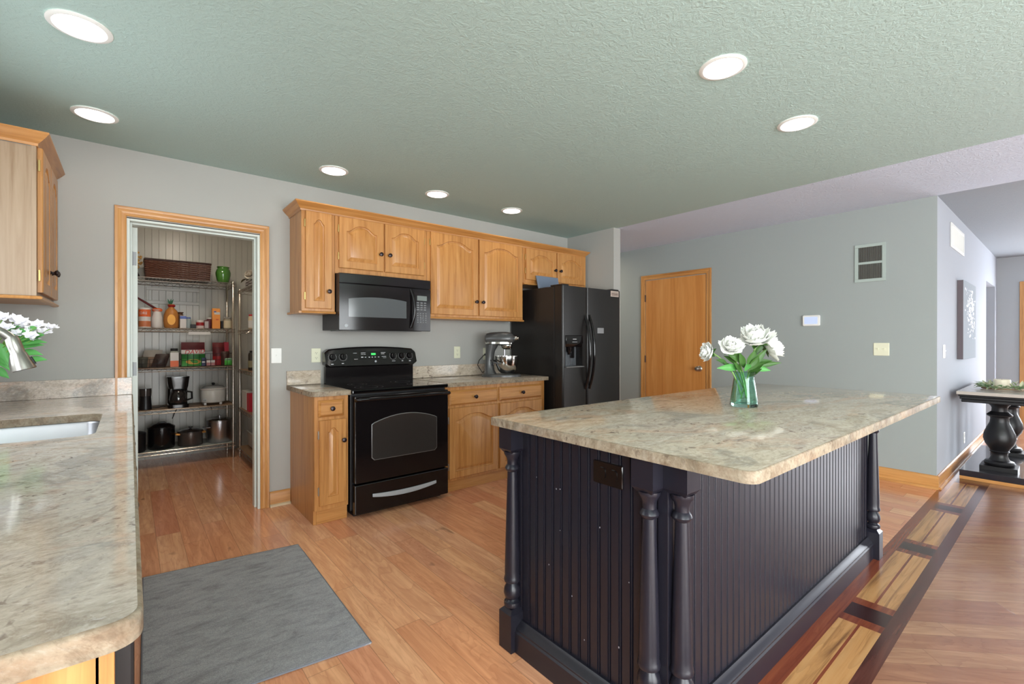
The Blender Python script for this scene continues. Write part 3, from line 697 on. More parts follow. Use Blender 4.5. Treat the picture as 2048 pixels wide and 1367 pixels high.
# ---------------------------------------------------------------- microwave
t = thing('microwave', 'black over-the-range microwave with keypad at right', 'microwave', (1.59, -.2, 1.335))
MX0, MX1 = 1.204, 1.972
B1(MX0, MX1 - .001, -.372, -.002, 1.342, 1.768).build('body', BLK_S, t, smooth=False, bevel=.003)
def FM(u, v, d):
    s = (u - 1.588) / .384; return Vector((u, -.396 - .016 * (1 - s * s) - d, v))
def bulge(mb, u0, u1, v0, v1, d0=None, d1=0., n=12, yb=-.373):
    R = []
    for i in range(n + 1):
        u = u0 + (u1 - u0) * i / n
        f0, f1 = FM(u, v0, d1), FM(u, v1, d1)
        if d0 is None: R.append([Vector((u, yb, v0)), f0 + Vector((0, .004, 0)), f0 + Vector((0, 0, .004)), f1 - Vector((0, 0, .004)), f1 + Vector((0, .004, 0)), Vector((u, yb, v1))])
        else: R.append([FM(u, v0, d0), f0, f1, FM(u, v1, d0)])
    return mb.rings(R)
bulge(MB(), MX0, MX1, 1.694, 1.768).build('vent_strip', BLK, t, ang=30)
md = bulge(MB(), MX0, 1.812, 1.338, 1.692).build('door', BLK, t, ang=30)
P = [(1.271, 1.445)] + [(1.271 + .472 * i / 10, 1.441) for i in range(1, 10)] + [(1.743, 1.445)] + [(1.743, 1.575)] + [(1.743 - .472 * i / 12, 1.580 + .020 * (1 - ((i - 6) / 6) ** 2)) for i in range(13)] + [(1.271, 1.575)]
mb = MB(); nb = 16; R = []
for i in range(nb + 1):
    u = 1.271 + .472 * i / nb; s = (u - 1.507) / .236
    R.append([FM(u, 1.441, .0005), FM(u, 1.441, .0014), FM(u, 1.578 + .018 * (1 - s * s), .0014), FM(u, 1.578 + .018 * (1 - s * s), .0005)])
mb.rings(R).build('window', MW_GLASS, md, ang=30)
MB().prism([(1.254 + .013 * cos(i * pi / 10), 1.374 + .013 * sin(i * pi / 10)) for i in range(20)], FM, .0002, .002).build('round_badge', GREYM, md)
mb = MB(); hp = []
for i in range(13):
    s = -1 + i / 6; hp.append(FM(1.782 + .022 * (1 - s * s), 1.525 + .158 * s, .004 + .028 * (1 - s * s)))
mb.tube(hp, .011, 10).build('handle', BLK, md)
mp = bulge(MB(), 1.813, MX1, 1.338, 1.692).build('control_panel', BLK, t, ang=30)
MB().prism(rrect(1.842, 1.936, 1.594, 1.634, .003), FM, .0003, .0012).build('display', mat('lcd_grey', rgb(120, 128, 124), .3), mp)
mb = MB()
for r in range(4):
    for c in range(3): mb.prism(rrect(1.838 + c * .034, 1.862 + c * .034, 1.570 - r * .019, 1.580 - r * .019, .002, 2), FM, .0003, .001)
for r in range(5):
    for c in range(4): mb.prism(rrect(1.842 + c * .026, 1.855 + c * .026, 1.482 - r * .018, 1.491 - r * .018, .002, 2), FM, .0003, .001)
mb.build('keypad', mat('keypad_grey', rgb(126, 128, 130), .5), mp)
B1(MX0 + .05, MX1 - .05, -.33, -.05, 1.336, 1.3415).build('grease_filter', SILVER, t, smooth=False)

# ---------------------------------------------------------------- refrigerator
t = thing('refrigerator', 'black side-by-side refrigerator with ice dispenser and bowed handles', 'refrigerator', (3.6, -.4, 0))
RX0, RX1, RM = 3.162, 4.038, 3.506
mb = MB(); mb.box(RX0, RX1, -.685, -.03, .05, 1.785); mb.box(RX0 + .03, RX1 - .03, -.66, -.06, .001, .05); mb.build('body', BLK_F, t, smooth=False, bevel=.004)
YD0, YD1 = -.800, -.692
def dprof(x0, x1, z, r0=.022, r1=.022):
    P = [(x0, YD1)] + arc(x0 + r0, YD0 + r0, r0, 180, 270, 5) + arc(x1 - r1, YD0 + r1, r1, 270, 360, 5) + [(x1, YD1)]
    return [Vector((a, b, z)) for a, b in P]
mb = MB(); e = .003
mb.rings([dprof(RX0, RM - e, .065), dprof(RX0, RM - e, 1.0)]); mb.rings([dprof(RX0, RM - e, 1.312), dprof(RX0, RM - e, 1.787)])
mb.rings([[Vector((a, b, z)) for a, b in [(RX0, YD1)] + arc(RX0 + .022, YD0 + .022, .022, 180, 270, 5) + [(3.196, YD0), (3.196, YD1)]] for z in (1.0, 1.312)])
mb.rings([[Vector((a, b, z)) for a, b in [(3.436, YD1), (3.436, YD0)] + arc(RM - e - .022, YD0 + .022, .022, 270, 360, 5) + [(RM - e, YD1)]] for z in (1.0, 1.312)])
mb.box(3.196, 3.436, -.715, YD1, 1.0, 1.312)
fd = mb.build('freezer_door', BLK_F, t, ang=30)
mb = MB(); mb.rings([dprof(RM + e, RX1, .065), dprof(RM + e, RX1, 1.787)]); rd = mb.build('fridge_door', BLK_F, t, ang=30)
ds = MB(); ds.rings([[Vector((3.198, y, z)) for y, z in ((-.716, 1.205), (-.716, 1.31), (-.808, 1.31), (-.812, 1.24), (-.79, 1.20))], [Vector((3.434, y, z)) for y, z in ((-.716, 1.205), (-.716, 1.31), (-.808, 1.31), (-.812, 1.24), (-.79, 1.20))]])
dp = ds.build('dispenser_panel', BLK, fd, bevel=.004)
mb = MB(); mb.box(3.29, 3.34, -.811, -.8095, 1.272, 1.278); mb.box(3.28, 3.35, -.8125, -.811, 1.246, 1.249); mb.build('printed_marks', MARK, dp, smooth=False)
mb = MB(); 
for i in range(9): mb.box(3.215 + i * .024, 3.226 + i * .024, -.724, -.716, 1.02, 1.18)
mb.box(3.198, 3.434, -.7175, -.7155, 1.005, 1.20); mb.build('dispenser_back', mat('dispenser_grey', rgb(110, 112, 116), .25, .4), fd, smooth=False, bevel=.002)
mb = MB(); mb.lathe([(.03, 0), (.026, -.04), (.014, -.06), (.012, -.075)], (3.28, -.765, 1.20)); mb.box(3.33, 3.38, -.745, -.735, 1.09, 1.2); mb.build('dispenser_spout', BLK, fd, bevel=.003)
B1(3.192, 3.440, -.822, -.716, 1.002, 1.014).build('drip_tray', SILVER, fd, smooth=False, bevel=.003)
for X, p, nm in ((3.476, fd, 'freezer'), (3.540, rd, 'fridge')):
    pts = [(X, -.799, .785)] + [(X, -.803 - .062 * (1 - (abs(-1 + i / 9) ** 2.2)), 1.150 + .355 * (-1 + i / 9)) for i in range(19)] + [(X, -.799, 1.515)]
    MB().tube(pts, [.014] + [.0125 + .004 * (1 - abs(-1 + i / 9)) for i in range(19)] + [.014], 12).build('handle', BLK, p)
for a, b, p in ((RX0 + .01, RX0 + .10, fd), (RX1 - .13, RX1 - .01, rd)):
    B1(a, b, -.785, -.62, 1.7875, 1.803).build('hinge_cover', BLK_S, p, smooth=False, bevel=.005)
o = B1(3.872, 4.002, -.8025, -.8005, 1.722, 1.781).build('paper_magnet', mat('tan_card', rgb(188, 172, 160), .6), org=(3.937, -.8, 1.75), smooth=False)
tag(o, 'small tan printed magnet at the top right corner of the refrigerator', 'magnet')
mb = MB()
for z in (1.732, 1.744, 1.752, 1.766): mb.box(3.885, 3.990, -.8032, -.8026, z, z + (.006 if z < 1.76 else .003))
mb.build('print', mat('brown_print', rgb(96, 78, 72), .6), o, smooth=False)
o = B1(3.660, 3.758, -.803, -.8005, 1.335, 1.390).build('square_magnet', mat('foil_grey', rgb(150, 150, 152), .35, .3), org=(3.71, -.8, 1.36), smooth=False)
tag(o, 'small square silver magnet right of the refrigerator handles', 'magnet')
# box leaning on the fridge top
t = thing('tablet_stand', 'blue grey tablet-like panel standing on top of the refrigerator', 'panel', (3.37, -.36, 1.787))
mb = MB(); mb.rings([[Vector((x, y, z)) for x, y, z in ((3.225, -.405, 1.7885), (3.525, -.405, 1.7885), (3.525, -.385, 1.7885), (3.225, -.385, 1.7885))], [Vector((x, y, z)) for x, y, z in ((3.222, -.370, 1.93), (3.530, -.370, 1.93), (3.530, -.350, 1.93), (3.222, -.350, 1.93))]])
mb.build('panel', mat('blue_grey_plastic', rgb(112, 124, 142), .35), t, bevel=.004)
B1(3.27, 3.48, -.47, -.407, 1.788, 1.805).build('foot', BLK_S, t, smooth=False, bevel=.004)

# ---------------------------------------------------------------- stand mixer
t = thing('stand_mixer', 'silver grey stand mixer with steel bowl on the countertop', 'mixer', (2.79, -.33, ZC), )
z0 = ZC + .0008; my = -.33
MB().rings([[Vector((2.60 + .385 * (a), my + .115 * b * (1 if a < .2 else 1.0), z0 + h)) for a, b in q] for h, q in ((0, [((cos(i * pi / 16) + 1) / 2, sin(i * pi / 16)) for i in range(32)]), (.014, [((cos(i * pi / 16) + 1) / 2, sin(i * pi / 16)) for i in range(32)]), (.022, [((cos(i * pi / 16) * .96 + 1) / 2, .94 * sin(i * pi / 16)) for i in range(32)]))]).build('base', PEWTER, t)
mb = MB(); R = []
for z, xc, rx, ry in ((z0 + .02, 2.685, .062, .07), (z0 + .06, 2.675, .048, .055), (z0 + .15, 2.672, .040, .046), (z0 + .24, 2.682, .045, .05), (z0 + .31, 2.70, .065, .055)):
    R.append([Vector((xc + rx * cos(i * pi / 12), my + ry * sin(i * pi / 12), z)) for i in range(24)])
mb.rings(R).build('column', PEWTER, t)
hz = z0 + .365
prof = [(.001, -.146), (.030, -.142), (.05, -.128), (.060, -.09), (.066, 0), (.066, .06), (.060, .10), (.045, .128), (.026, .140), (.024, .150), (.001, .150)]
MB().lathe(prof, (2.775, my, hz), (1, 0, 0), 26, sx=1.0, sy=1.0).build('motor_head', PEWTER, t)
mb = MB(); R = []
for h in (0, .018): R.append([Vector((2.77 + .139 * cos(i * pi / 16), my + .0675 * sin(i * pi / 16), hz - .050 + h)) for i in range(32)])
mb.rings(R).build('trim_band', CHROME, t, ang=30)
MB().lathe([(.02, 0), (.02, .02), (.012, .024), (.012, .036), (.016, .038), (.001, .04)], (2.923, my, hz + .002), (1, 0, 0), 16).build('hub_cap', CHROME, t)
MB().lathe([(.056, -.062), (.056, -.078), (.050, -.092), (.030, -.104), (.001, -.106)], (2.845, my, hz)).build('beater_head', CHROME, t)
mb = MB(); mb.lathe([(.009, -.105), (.009, -.20)], (2.822, my, hz), n=10)
for k in range(5):
    a = k * pi / 5; mb.tube([(2.822 + .045 * sin(pi * i / 10) * cos(a) , my + .045 * sin(pi * i / 10) * sin(a), hz - .19 - .13 * i / 10) for i in range(11)], .0018, 5)
mb.build('whisk', STEEL, t)
MB().lathe([(.05, .030), (.062, .034), (.088, .06), (.106, .11), (.112, .16), (.112, .19), (.117, .193), (.117, .196), (.109, .196), (.108, .16), (.09, .07), (.05, .045), (.001, .044)], (2.845, my, z0), n=32, cap0=False).build('bowl', mat('polished_steel', rgb(205, 203, 200), .12, 1), t)
mb = MB()
for s in (-1, 1): MB().tube([(2.70, my + s * .05, z0 + .155), (2.74, my + s * .115, z0 + .135), (2.80, my + s * .128, z0 + .13)], .008, 8).build('bowl_arm', PEWTER, t)
MB().lathe([(.010, 0), (.012, .012), (.001, .014)], (2.715, my - .052, z0 + .12), (0, -1, 0), 12).build('knob', BLK_S, t)
ROT = radians(-44); RI = Matrix.Rotation(-ROT, 3, 'Z'); RC = ORG[t.name]
cord = [(2.705, -.23, z0 + .06), (2.70, -.14, z0 + .03), (2.70, -.06, z0 + .10), (2.74, -.03, 1.06), (2.80, -.035, 1.115), (2.838, -.02, 1.118)]
MB().tube([RC + RI @ (Vector(p) - RC) for p in cord], .0035, 6).build('power_cord', BLK_S, t)
MB().tube([RC + RI @ (Vector(p) - RC) for p in ((2.815, -.035, 1.118), (2.848, -.0095, 1.118))], .012, 8).build('plug', BLK_S, t)
t.rotation_euler.z = ROT

# ---------------------------------------------------------------- wall plates
def plate(name, label, cat, F, u, v, w, h, m, kind='outlet', gang=1, group=None):
    t = thing(name, label, cat, F(u, v, 0), group)
    R = [[F(a, b, d) for a, b in rrect(u - w / 2 + i, u + w / 2 - i, v - h / 2 + i, v + h / 2 - i, .004, 3)] for i, d in ((0, .0008), (0, .003), (.003, .0055))]
    MB().rings(R).build('plate', m, t, ang=30)
    for g in range(gang):
        c = u + (g - (gang - 1) / 2) * .046
        if kind == 'switch':
            mb = MB(); mb.prism([(c - .005, v - .012), (c + .005, v - .012), (c + .005, v + .012), (c - .005, v + .012)], F, .0056, .0075); mb.prism([(c - .0035, v), (c + .0035, v), (c + .0035, v + .008), (c - .0035, v + .008)], F, .0076, .016)
            mb.build('toggle', m, t, smooth=False)
        else:
            for s in (-1, 1):
                k = MB().prism(rrect(c - .016, c + .016, v + s * .02 - .014, v + s * .02 + .014, .009, 4), F, .0056, .0075).build('socket', m, t, ang=30)
                mb = MB()
                for q in (-.006, .006): mb.prism([(c + q - .001, v + s * .02 - .002), (c + q + .001, v + s * .02 - .002), (c + q + .001, v + s * .02 + .006), (c + q - .001, v + s * .02 + .006)], F, .0076, .0079)
                mb.prism([(c + .0025 * cos(i * pi / 5), v + s * .02 - .008 + .0025 * sin(i * pi / 5)) for i in range(10)], F, .0076, .0079); mb.build('slots', DARKSLOT, k, smooth=False)
    return t
FW = lambda u, v, d: Vector((u, -d, v))
FG = lambda u, v, d: Vector((XG - d, -u, v))
FA = lambda u, v, d: Vector((u, YL - d, v))
plate('light_switch', 'white single light switch right of the pantry doorway', 'light switch', FW, .863, 1.145, .074, .115, WHITEP, 'switch')
plate('outlet', 'ivory outlet just left of the stove control panel', 'outlet', FW, 1.155, 1.142, .072, .112, IVORY)
plate('outlet', 'ivory outlet above the backsplash, midway between stove and mixer', 'outlet', FW, 2.494, 1.146, .072, .115, IVORY)
plate('outlet', 'ivory outlet with a plug in it behind the stand mixer', 'outlet', FW, 2.848, 1.125, .075, .125, IVORY)
plate('light_switch', 'pale double light switch low on the sage green wall', 'light switch', FG, 2.76, 1.182, .116, .116, IVORY, 'switch', 2)
plate('light_switch', 'white light switch on the pale wall left of the canvas picture', 'light switch', FA, 5.60, 1.165, .075, .12, WHITEP, 'switch')
plate('outlet', 'low white outlet on the pale wall behind the console table', 'outlet', FA, 6.80, .235, .072, .115, WHITEP)
# thermostat
t = thing('thermostat', 'white thermostat with a pale blue screen on the sage green wall', 'thermostat', (XG, -2.2, 1.462))
MB().rings([[FG(a, b, d) for a, b in rrect(2.124 + i, 2.276 - i, 1.408 + i, 1.516 - i, .012, 4)] for i, d in ((0, .001), (0, .018), (.004, .024))]).build('case', WHITEP, t, ang=30)
MB().prism(rrect(2.142, 2.258, 1.428, 1.498, .004, 3), FG, .0242, .0248).build('screen', mat('pale_blue_screen', rgb(168, 182, 214), .2, emit=(.45, .52, .8, 1), es=.25), t)
# vents
def vent(label, F, u0, u1, v0, v1, dark, split, vertical, nsl, m):
    t = thing('air_vent', label, 'air vent', F((u0 + u1) / 2, v0, 0)); b = .028
    mb = MB()
    for a in ((u0, u1, v0, v0 + b), (u0, u1, v1 - b, v1), (u0, u0 + b, v0 + b, v1 - b), (u1 - b, u1, v0 + b, v1 - b)): mb.prism([(a[0], a[2]), (a[1], a[2]), (a[1], a[3]), (a[0], a[3])], F, .001, .010)
    if split: c = (v0 + v1) / 2; mb.prism([(u0 + b, c - .011), (u1 - b, c - .011), (u1 - b, c + .011), (u0 + b, c + .011)], F, .001, .009)
    mb.build('frame', m, t, smooth=False, bevel=.002)
    MB().prism([(u0 + b, v0 + b), (u1 - b, v0 + b), (u1 - b, v1 - b), (u0 + b, v1 - b)], F, .0012, .002).build('backing', dark, t, smooth=False)
    mb = MB()
    for i in range(nsl):
        c = u0 + b + (u1 - u0 - 2 * b) * (i + .5) / nsl
        mb.add([F(c - .003, v0 + b, .0025), F(c - .003, v1 - b, .0025), F(c + .002, v1 - b, .008), F(c + .002, v0 + b, .008)], [(0, 1, 2, 3)])
    mb.build('louvers', m, t, smooth=False)
VENTW = paint('vent_sage', rgb(168, 180, 174), .45)
vent('return air grille with two dark panels high on the sage green wall', FG, 2.558, 2.793, 1.806, 2.156, mat('vent_dark', rgb(70, 58, 54), .8), True, True, 22, VENTW)
vent('white air vent high on the pale wall above the canvas picture', FA, 5.93, 6.72, 2.14, 2.37, mat('vent_grey', rgb(150, 158, 162), .7), False, True, 16, WHITEP)
# canvas picture
t = thing('canvas_picture', 'tall grey canvas with white blossom dabs on the pale wall', 'picture', (6.78, YL, 1.08))
B1(6.33, 7.23, YL - .046, YL - .001, 1.075, 1.86).build('canvas', mat('canvas_grey', rgb(164, 171, 178), .85, bump=.3, bscale=300, spec=.05), t, smooth=False, bevel=.003)
MB().box(6.3285, 6.3297, YL - .045, YL - .002, 1.077, 1.858).build('painted_edge', mat('canvas_side', rgb(104, 94, 98), .7, bump=.4, bscale=60), t, smooth=False)
mb = MB(); rr = random.Random(3)
for i in range(150):
    q = rr.random() ** .7; u = 6.45 + .7 * min(1, max(0, .55 + rr.gauss(0, .22))); v = 1.22 + .56 * min(1, max(0, .62 + rr.gauss(0, .24))); r = rr.uniform(.005, .016)
    mb.prism([(u + r * (1.1 + .4 * rr.random()) * cos(k * pi / 3), v + r * sin(k * pi / 3)) for k in range(6)], FA, .0462, .048)
tag(mb.build('blossom_dabs', mat('white_paint_dabs', rgb(240, 240, 244), .5), t, smooth=False), kind='stuff')
# ---------------------------------------------------------------- island
ZI0, ZI = .911, .943
t = thing('kitchen_island', 'black painted island with beadboard sides and turned corner posts', 'kitchen island', (2.3, -2.75, 0))
mb = MB(); mb.box(1.249, 3.36, -3.102, -2.40, .002, ZI0 - .001); mb.build('carcass', ISL, t, smooth=False)
FE = lambda u, v, d: Vector((1.24 - d, -u, v))
FN = lambda u, v, d: Vector((u, -3.111 - d, v))
def bead_panel(F, u0, u1, z0, z1, pitch):
    n = round((u1 - u0) / pitch); p = (u1 - u0) / n; pts = []
    for i in range(n):
        a = u0 + i * p
        pts += [(a, -.0065), (a + .0015, -.001), (a + .003, .0), (a + p - .012, 0), (a + p - .0105, -.005), (a + p - .0085, -.005), (a + p - .0075, -.001), (a + p - .006, 0), (a + p - .0045, -.001), (a + p - .0035, -.0065)]
    mb = MB(); mb.rings([[F(a, z0, d) for a, d in pts], [F(a, z1, d) for a, d in pts]], False, False, closed=False)
    mb.rings([[F(u0, z0, -.0075), F(u1, z0, -.0075)], [F(u0, z1, -.0075), F(u1, z1, -.0075)]], False, False, closed=False)
    return mb
bead_panel(FE, 2.40, 3.075, .02, ZI0 - .001, .0445).build('beadboard_panel', ISL, t, ang=30)
bead_panel(FN, 1.262, 3.345, .02, ZI0 - .001, .0445).build('beadboard_panel', ISL, t, ang=30)
mb = MB(); mb.box(1.2395, 1.262, -3.1112, -3.075, .002, ZI0 - .001); mb.build('corner_board', ISL, t, smooth=False, bevel=.002)
SK = [(0, 0), (1, 0), (1, .082), (.86, .088), (.86, .094), (.72, .100), (.5, .106), (.3, .114), (.22, .118), (0, .118)]
mb = MB(); mb.rings([[Vector((1.24 - .043 * d, y, z + .001)) for d, z in SK] for y in (-2.447, -3.11)]); mb.build('skirting', ISL, t, ang=30)
mb = MB(); mb.rings([[Vector((x, -3.111 - .034 * d, z + .001)) for d, z in SK] for x in (1.24, 3.36)]); mb.build('skirting', ISL, t, ang=30)
PP = [(.022, .165), (.033, .172), (.035, .180), (.033, .190), (.024, .196), (.022, .200), (.030, .208), (.0355, .226), (.033, .246), (.024, .262), (.022, .266), (.033, .272), (.035, .280), (.033, .289), (.031, .296), (.0315, .32), (.029, .42), (.0245, .58), (.0205, .705), (.020, .722), (.027, .728), (.030, .736), (.027, .744), (.021, .752), (.021, .766), (.024, .778), (.032, .792), (.034, .798), (.034, .805)]
def post(cx, cy, h=.0385):
    mb = MB(); sq = lambda k, z: [Vector((cx + a * k, cy + b * k, z)) for a, b in ((-1, -1), (1, -1), (1, 1), (-1, 1))]
    mb.rings([sq(h, .001), sq(h, .150), sq(h - .016, .166)]); mb.rings([sq(h - .012, .802), sq(h, .818), sq(h, ZI0 - .001)])
    mb.lathe(PP, (cx, cy, 0), n=24)
    return mb.build('post', ISL, t, ang=32)
post(1.2155, -2.4085); post(1.2155, -3.0615); post(1.2685, -3.139); post(3.348, -3.134); post(3.36, -2.41)
k = MB().rings([[FE(a, b, d) for a, b in rrect(2.824 + i, 2.948 - i, .772 + i, .850 - i, .004, 3)] for i, d in ((0, .0005), (0, .003), (.003, .006))]).build('outlet_plate', BLK, t, ang=30)
for c in (2.862, 2.910):
    s = MB().prism(rrect(c - .017, c + .017, .811 - .019, .811 + .019, .012, 4), FE, .006, .009).build('socket', BLK, k, ang=30)
mb = MB()
for u, v, r in ((2.60, .40, .002), (2.66, .55, .0015), (2.72, .33, .002), (2.85, .62, .002), (2.93, .25, .0025), (2.97, .48, .0015), (2.53, .72, .0015), (2.78, .2, .002), (2.64, .70, .002), (2.66, .704, .0018)):
    mb.prism([(u + r * cos(i * pi / 3), v + r * 1.6 * sin(i * pi / 3)) for i in range(6)], FE, .0002, .0006)
mb.build('paint_chips', ISL_WEAR, t, smooth=False)
ipoly = arc(1.15 + .03, -3.397 + .07, .0, 180, 270, 1)
ipoly = [(1.15, -2.339 - .02)] + [(1.15, -3.397 + .02)] + arc(1.17, -3.377, .02, 180, 270, 5)[1:]
ipoly = arc(1.165, -2.354, .015, 90, 180, 4) + arc(1.185, -3.362, .035, 180, 270, 8) + arc(3.55, -3.347, .05, 270, 360, 8) + arc(3.54, -2.399, .06, 0, 90, 8)
slab('countertop', ipoly, ZI0, ZI, None, GRAN, GRAN_E, 'big rectangular granite countertop of the black island', 'countertop', org=(2.3, -2.87, ZI0))

# ---------------------------------------------------------------- rug
mr, N, L, Bn = new_mat('charcoal_rug'); q = NT(mr)
a = q.noise(q.map(q.obj(), (7, 19, 7), (0, 0, -.1)), 1, 7, .72, .8); b = q.noise(q.map(q.obj(), loc=(3, 3, 3)), 260, 3, .7)
c = q.ramp(a, [(.25, rgb(88, 88, 92)), (.45, rgb(150, 151, 155)), (.60, rgb(170, 171, 175)), (.8, rgb(108, 108, 112))])
c = q.mix(q.math('MULTIPLY', q.ramp(b, [(.4, 1.), (.6, 0.)]), .45), c, rgb(86, 86, 90)); L.new(c, Bn.inputs['Base Color']); Bn.inputs['Roughness'].default_value = .95; Bn.inputs['Sheen Weight'].default_value = .3
q.bump(q.math('ADD', b, q.math('MULTIPLY', a, 2.)), Bn, .5, .004)
A, Bq = (.796, -.844), (.771, -2.026)
C_, D_ = (Bq[0] - .745, Bq[1] + .093), (A[0] - .745, A[1] + .093)
t = thing('floor_mat', 'charcoal grey rug on the wood floor in front of the sink run', 'rug', (.41, -1.4, 0))
qd = [Vector((*p, 0)) for p in (A, D_, C_, Bq)]; ctr = sum(qd, Vector()) / 4
def QR(k, z): return [ctr + (p - ctr) * k + Vector((0, 0, z)) for p in qd]
MB().rings([QR(1, .0008), QR(1, .006), QR(.992, .009), QR(.985, .0092)]).build('pile', mr, t, smooth=False)
bd = MB(); loop = [p + Vector((0, 0, .005)) for p in QR(1.0, 0)]; loop2 = []
for i in range(4):
    for k in range(8): loop2.append(loop[i].lerp(loop[(i + 1) % 4], (k + .02) / 8))
bd.tube(loop2, .0042, 6, True); bd.build('bound_edge', mat('rug_binding', rgb(120, 122, 130), .8), t)

# ---------------------------------------------------------------- flowers
def glass(name, col): return mat(name, col, .02, trans=1, ior=1.45)
PETAL = mat('white_petal', rgb(250, 250, 244), .6, sheen=.2); PETAL.node_tree.nodes['Principled BSDF'].inputs['Subsurface Weight'].default_value = .0
PETAL2 = mat('cool_white_petal', rgb(248, 246, 250), .6)
CREAM = mat('cream_petal_core', rgb(244, 240, 216), .6)
LEAF = mat('leaf_green', rgb(60, 98, 40), .45); LEAF2 = mat('leaf_bright_green', rgb(84, 150, 76), .45); STEM = mat('stem_green', rgb(112, 150, 70), .45)
def frame(axis):
    A = Vector(axis).normalized(); U = A.orthogonal().normalized(); return U, A.cross(U), A
def petal(mb, c, fr, phi, th0, th1, L, Wd, rr, nu=4, nv=6, ruff=.12):
    U, V, A = fr; rad = U * cos(phi) + V * sin(phi); tan = -U * sin(phi) + V * cos(phi)
    r = h = 0; prev = 0; rows = []; ph = rr.uniform(0, 6)
    for j in range(nv + 1):
        s = j / nv; th = th0 + (th1 - th0) * s
        if j: r += sin(th) * L / nv; h += cos(th) * L / nv
        w = Wd * (sin(pi * min(1, .12 + .80 * s)) ** .7) * (1 if s < .95 else .85)
        row = []
        for i in range(nu + 1):
            q = -1 + 2 * i / nu
            cup = -abs(q) ** 2 * w * .35
            e = L * ruff * s * s * sin(ph + q * 7)
            row.append(c + rad * (r + cup * cos(th) + 0) + A * (h - cup * sin(th) * .8 + e * .5) + tan * (q * w) + rad * e * .4)
        rows.append(row)
    mb.rings(rows, False, False, closed=False)
def peony(mb, mc, c, axis, R, seed, full=1.0):
    rr = random.Random(seed); fr = frame(axis); c = Vector(c)
    for n, th0, th1, L, W in ((7, radians(80) * full, radians(58) * full, R * 1.0, R * .48), (8, radians(66) * full, radians(30) * full, R * 1.02, R * .44), (8, radians(50) * full, radians(6), R * .98, R * .38), (7, radians(34), radians(-18), R * .92, R * .32), (6, radians(20), radians(-25), R * .8, R * .26)):
        o = rr.uniform(0, 6)
        for k in range(n): petal(mb, c, fr, o + 2 * pi * k / n + rr.uniform(-.2, .2), th0 + rr.uniform(-.12, .12), th1 + rr.uniform(-.2, .2), L * rr.uniform(.88, 1.08), W * rr.uniform(.9, 1.15), rr)
    for k in range(9): petal(mc, c + fr[2] * R * .25, fr, rr.uniform(0, 6), radians(rr.uniform(5, 30)), radians(rr.uniform(-30, 10)), R * rr.uniform(.4, .6), R * .16, rr, 3, 4, .2)
def leaf(mb, p0, d, L, W, up=(0, 0, 1), droop=.25, n=8):
    p0 = Vector(p0); d = Vector(d).normalized(); s_ = d.cross(Vector(up)); s_ = s_.normalized() if s_.length > .05 else d.orthogonal().normalized(); u = s_.cross(d)
    rows = []
    for j in range(n + 1):
        s = j / n; w = W * max(.03, sin(pi * s ** .8)) ; c = p0 + d * (L * s) - Vector((0, 0, 1)) * droop * L * s * s
        rows.append([c - s_ * w + u * w * .35, c - s_ * w * .5 + u * w * .08, c, c + s_ * w * .5 + u * w * .08, c + s_ * w + u * w * .35])
    mb.rings(rows, False, False, closed=False)
def bez(a, b, c, n=10): return [Vector(a) * (1 - s) ** 2 + Vector(b) * 2 * s * (1 - s) + Vector(c) * s * s for s in [i / n for i in range(n + 1)]]
VX, VY = 2.282, -2.869
t = thing('glass_vase', 'clear aqua glass vase standing on the island countertop', 'vase', (VX, VY, ZI))
sq8 = lambda r, z, k=1.0: [Vector((VX + r * cos(2 * pi * i / 6 + .35), VY + r * sin(2 * pi * i / 6 + .35), ZI + z)) for i in range(6)]
def vring(r, z, m):
    out = []
    for i in range(48):
        a = 2 * pi * i / 48; q = (a + .3) % (pi / 3) - pi / 6; f = 1 + m * (cos(pi / 6) / cos(q) - 1)
        out.append(Vector((VX + r * f * cos(a), VY + r * f * sin(a), ZI + z)))
    return out
mb = MB(); mb.rings([vring(r, z, m) for r, z, m in ((.060, .0008, .9), (.064, .006, .9), (.062, .03, .9), (.055, .08, .8), (.049, .12, .6), (.045, .138, .2), (.048, .150, 0), (.055, .166, 0), (.0555, .168, 0), (.052, .167, 0), (.0455, .150, 0), (.0425, .138, .2), (.046, .12, .6), (.052, .08, .8), (.058, .03, .9), (.058, .016, .9), (.03, .014, .5))])
mb.build('vessel', glass('aqua_glass', (.60, .93, .83, 1)), t, ang=50)
def bq(a, b, c): return Vector((VX + .7719 * a - .6358 * c, VY - .6358 * a - .7719 * c, ZI + .168 + b))
RT = Vector((.7719, -.6358, 0)); TC = Vector((-.6358, -.7719, 0)); UP = Vector((0, 0, 1))
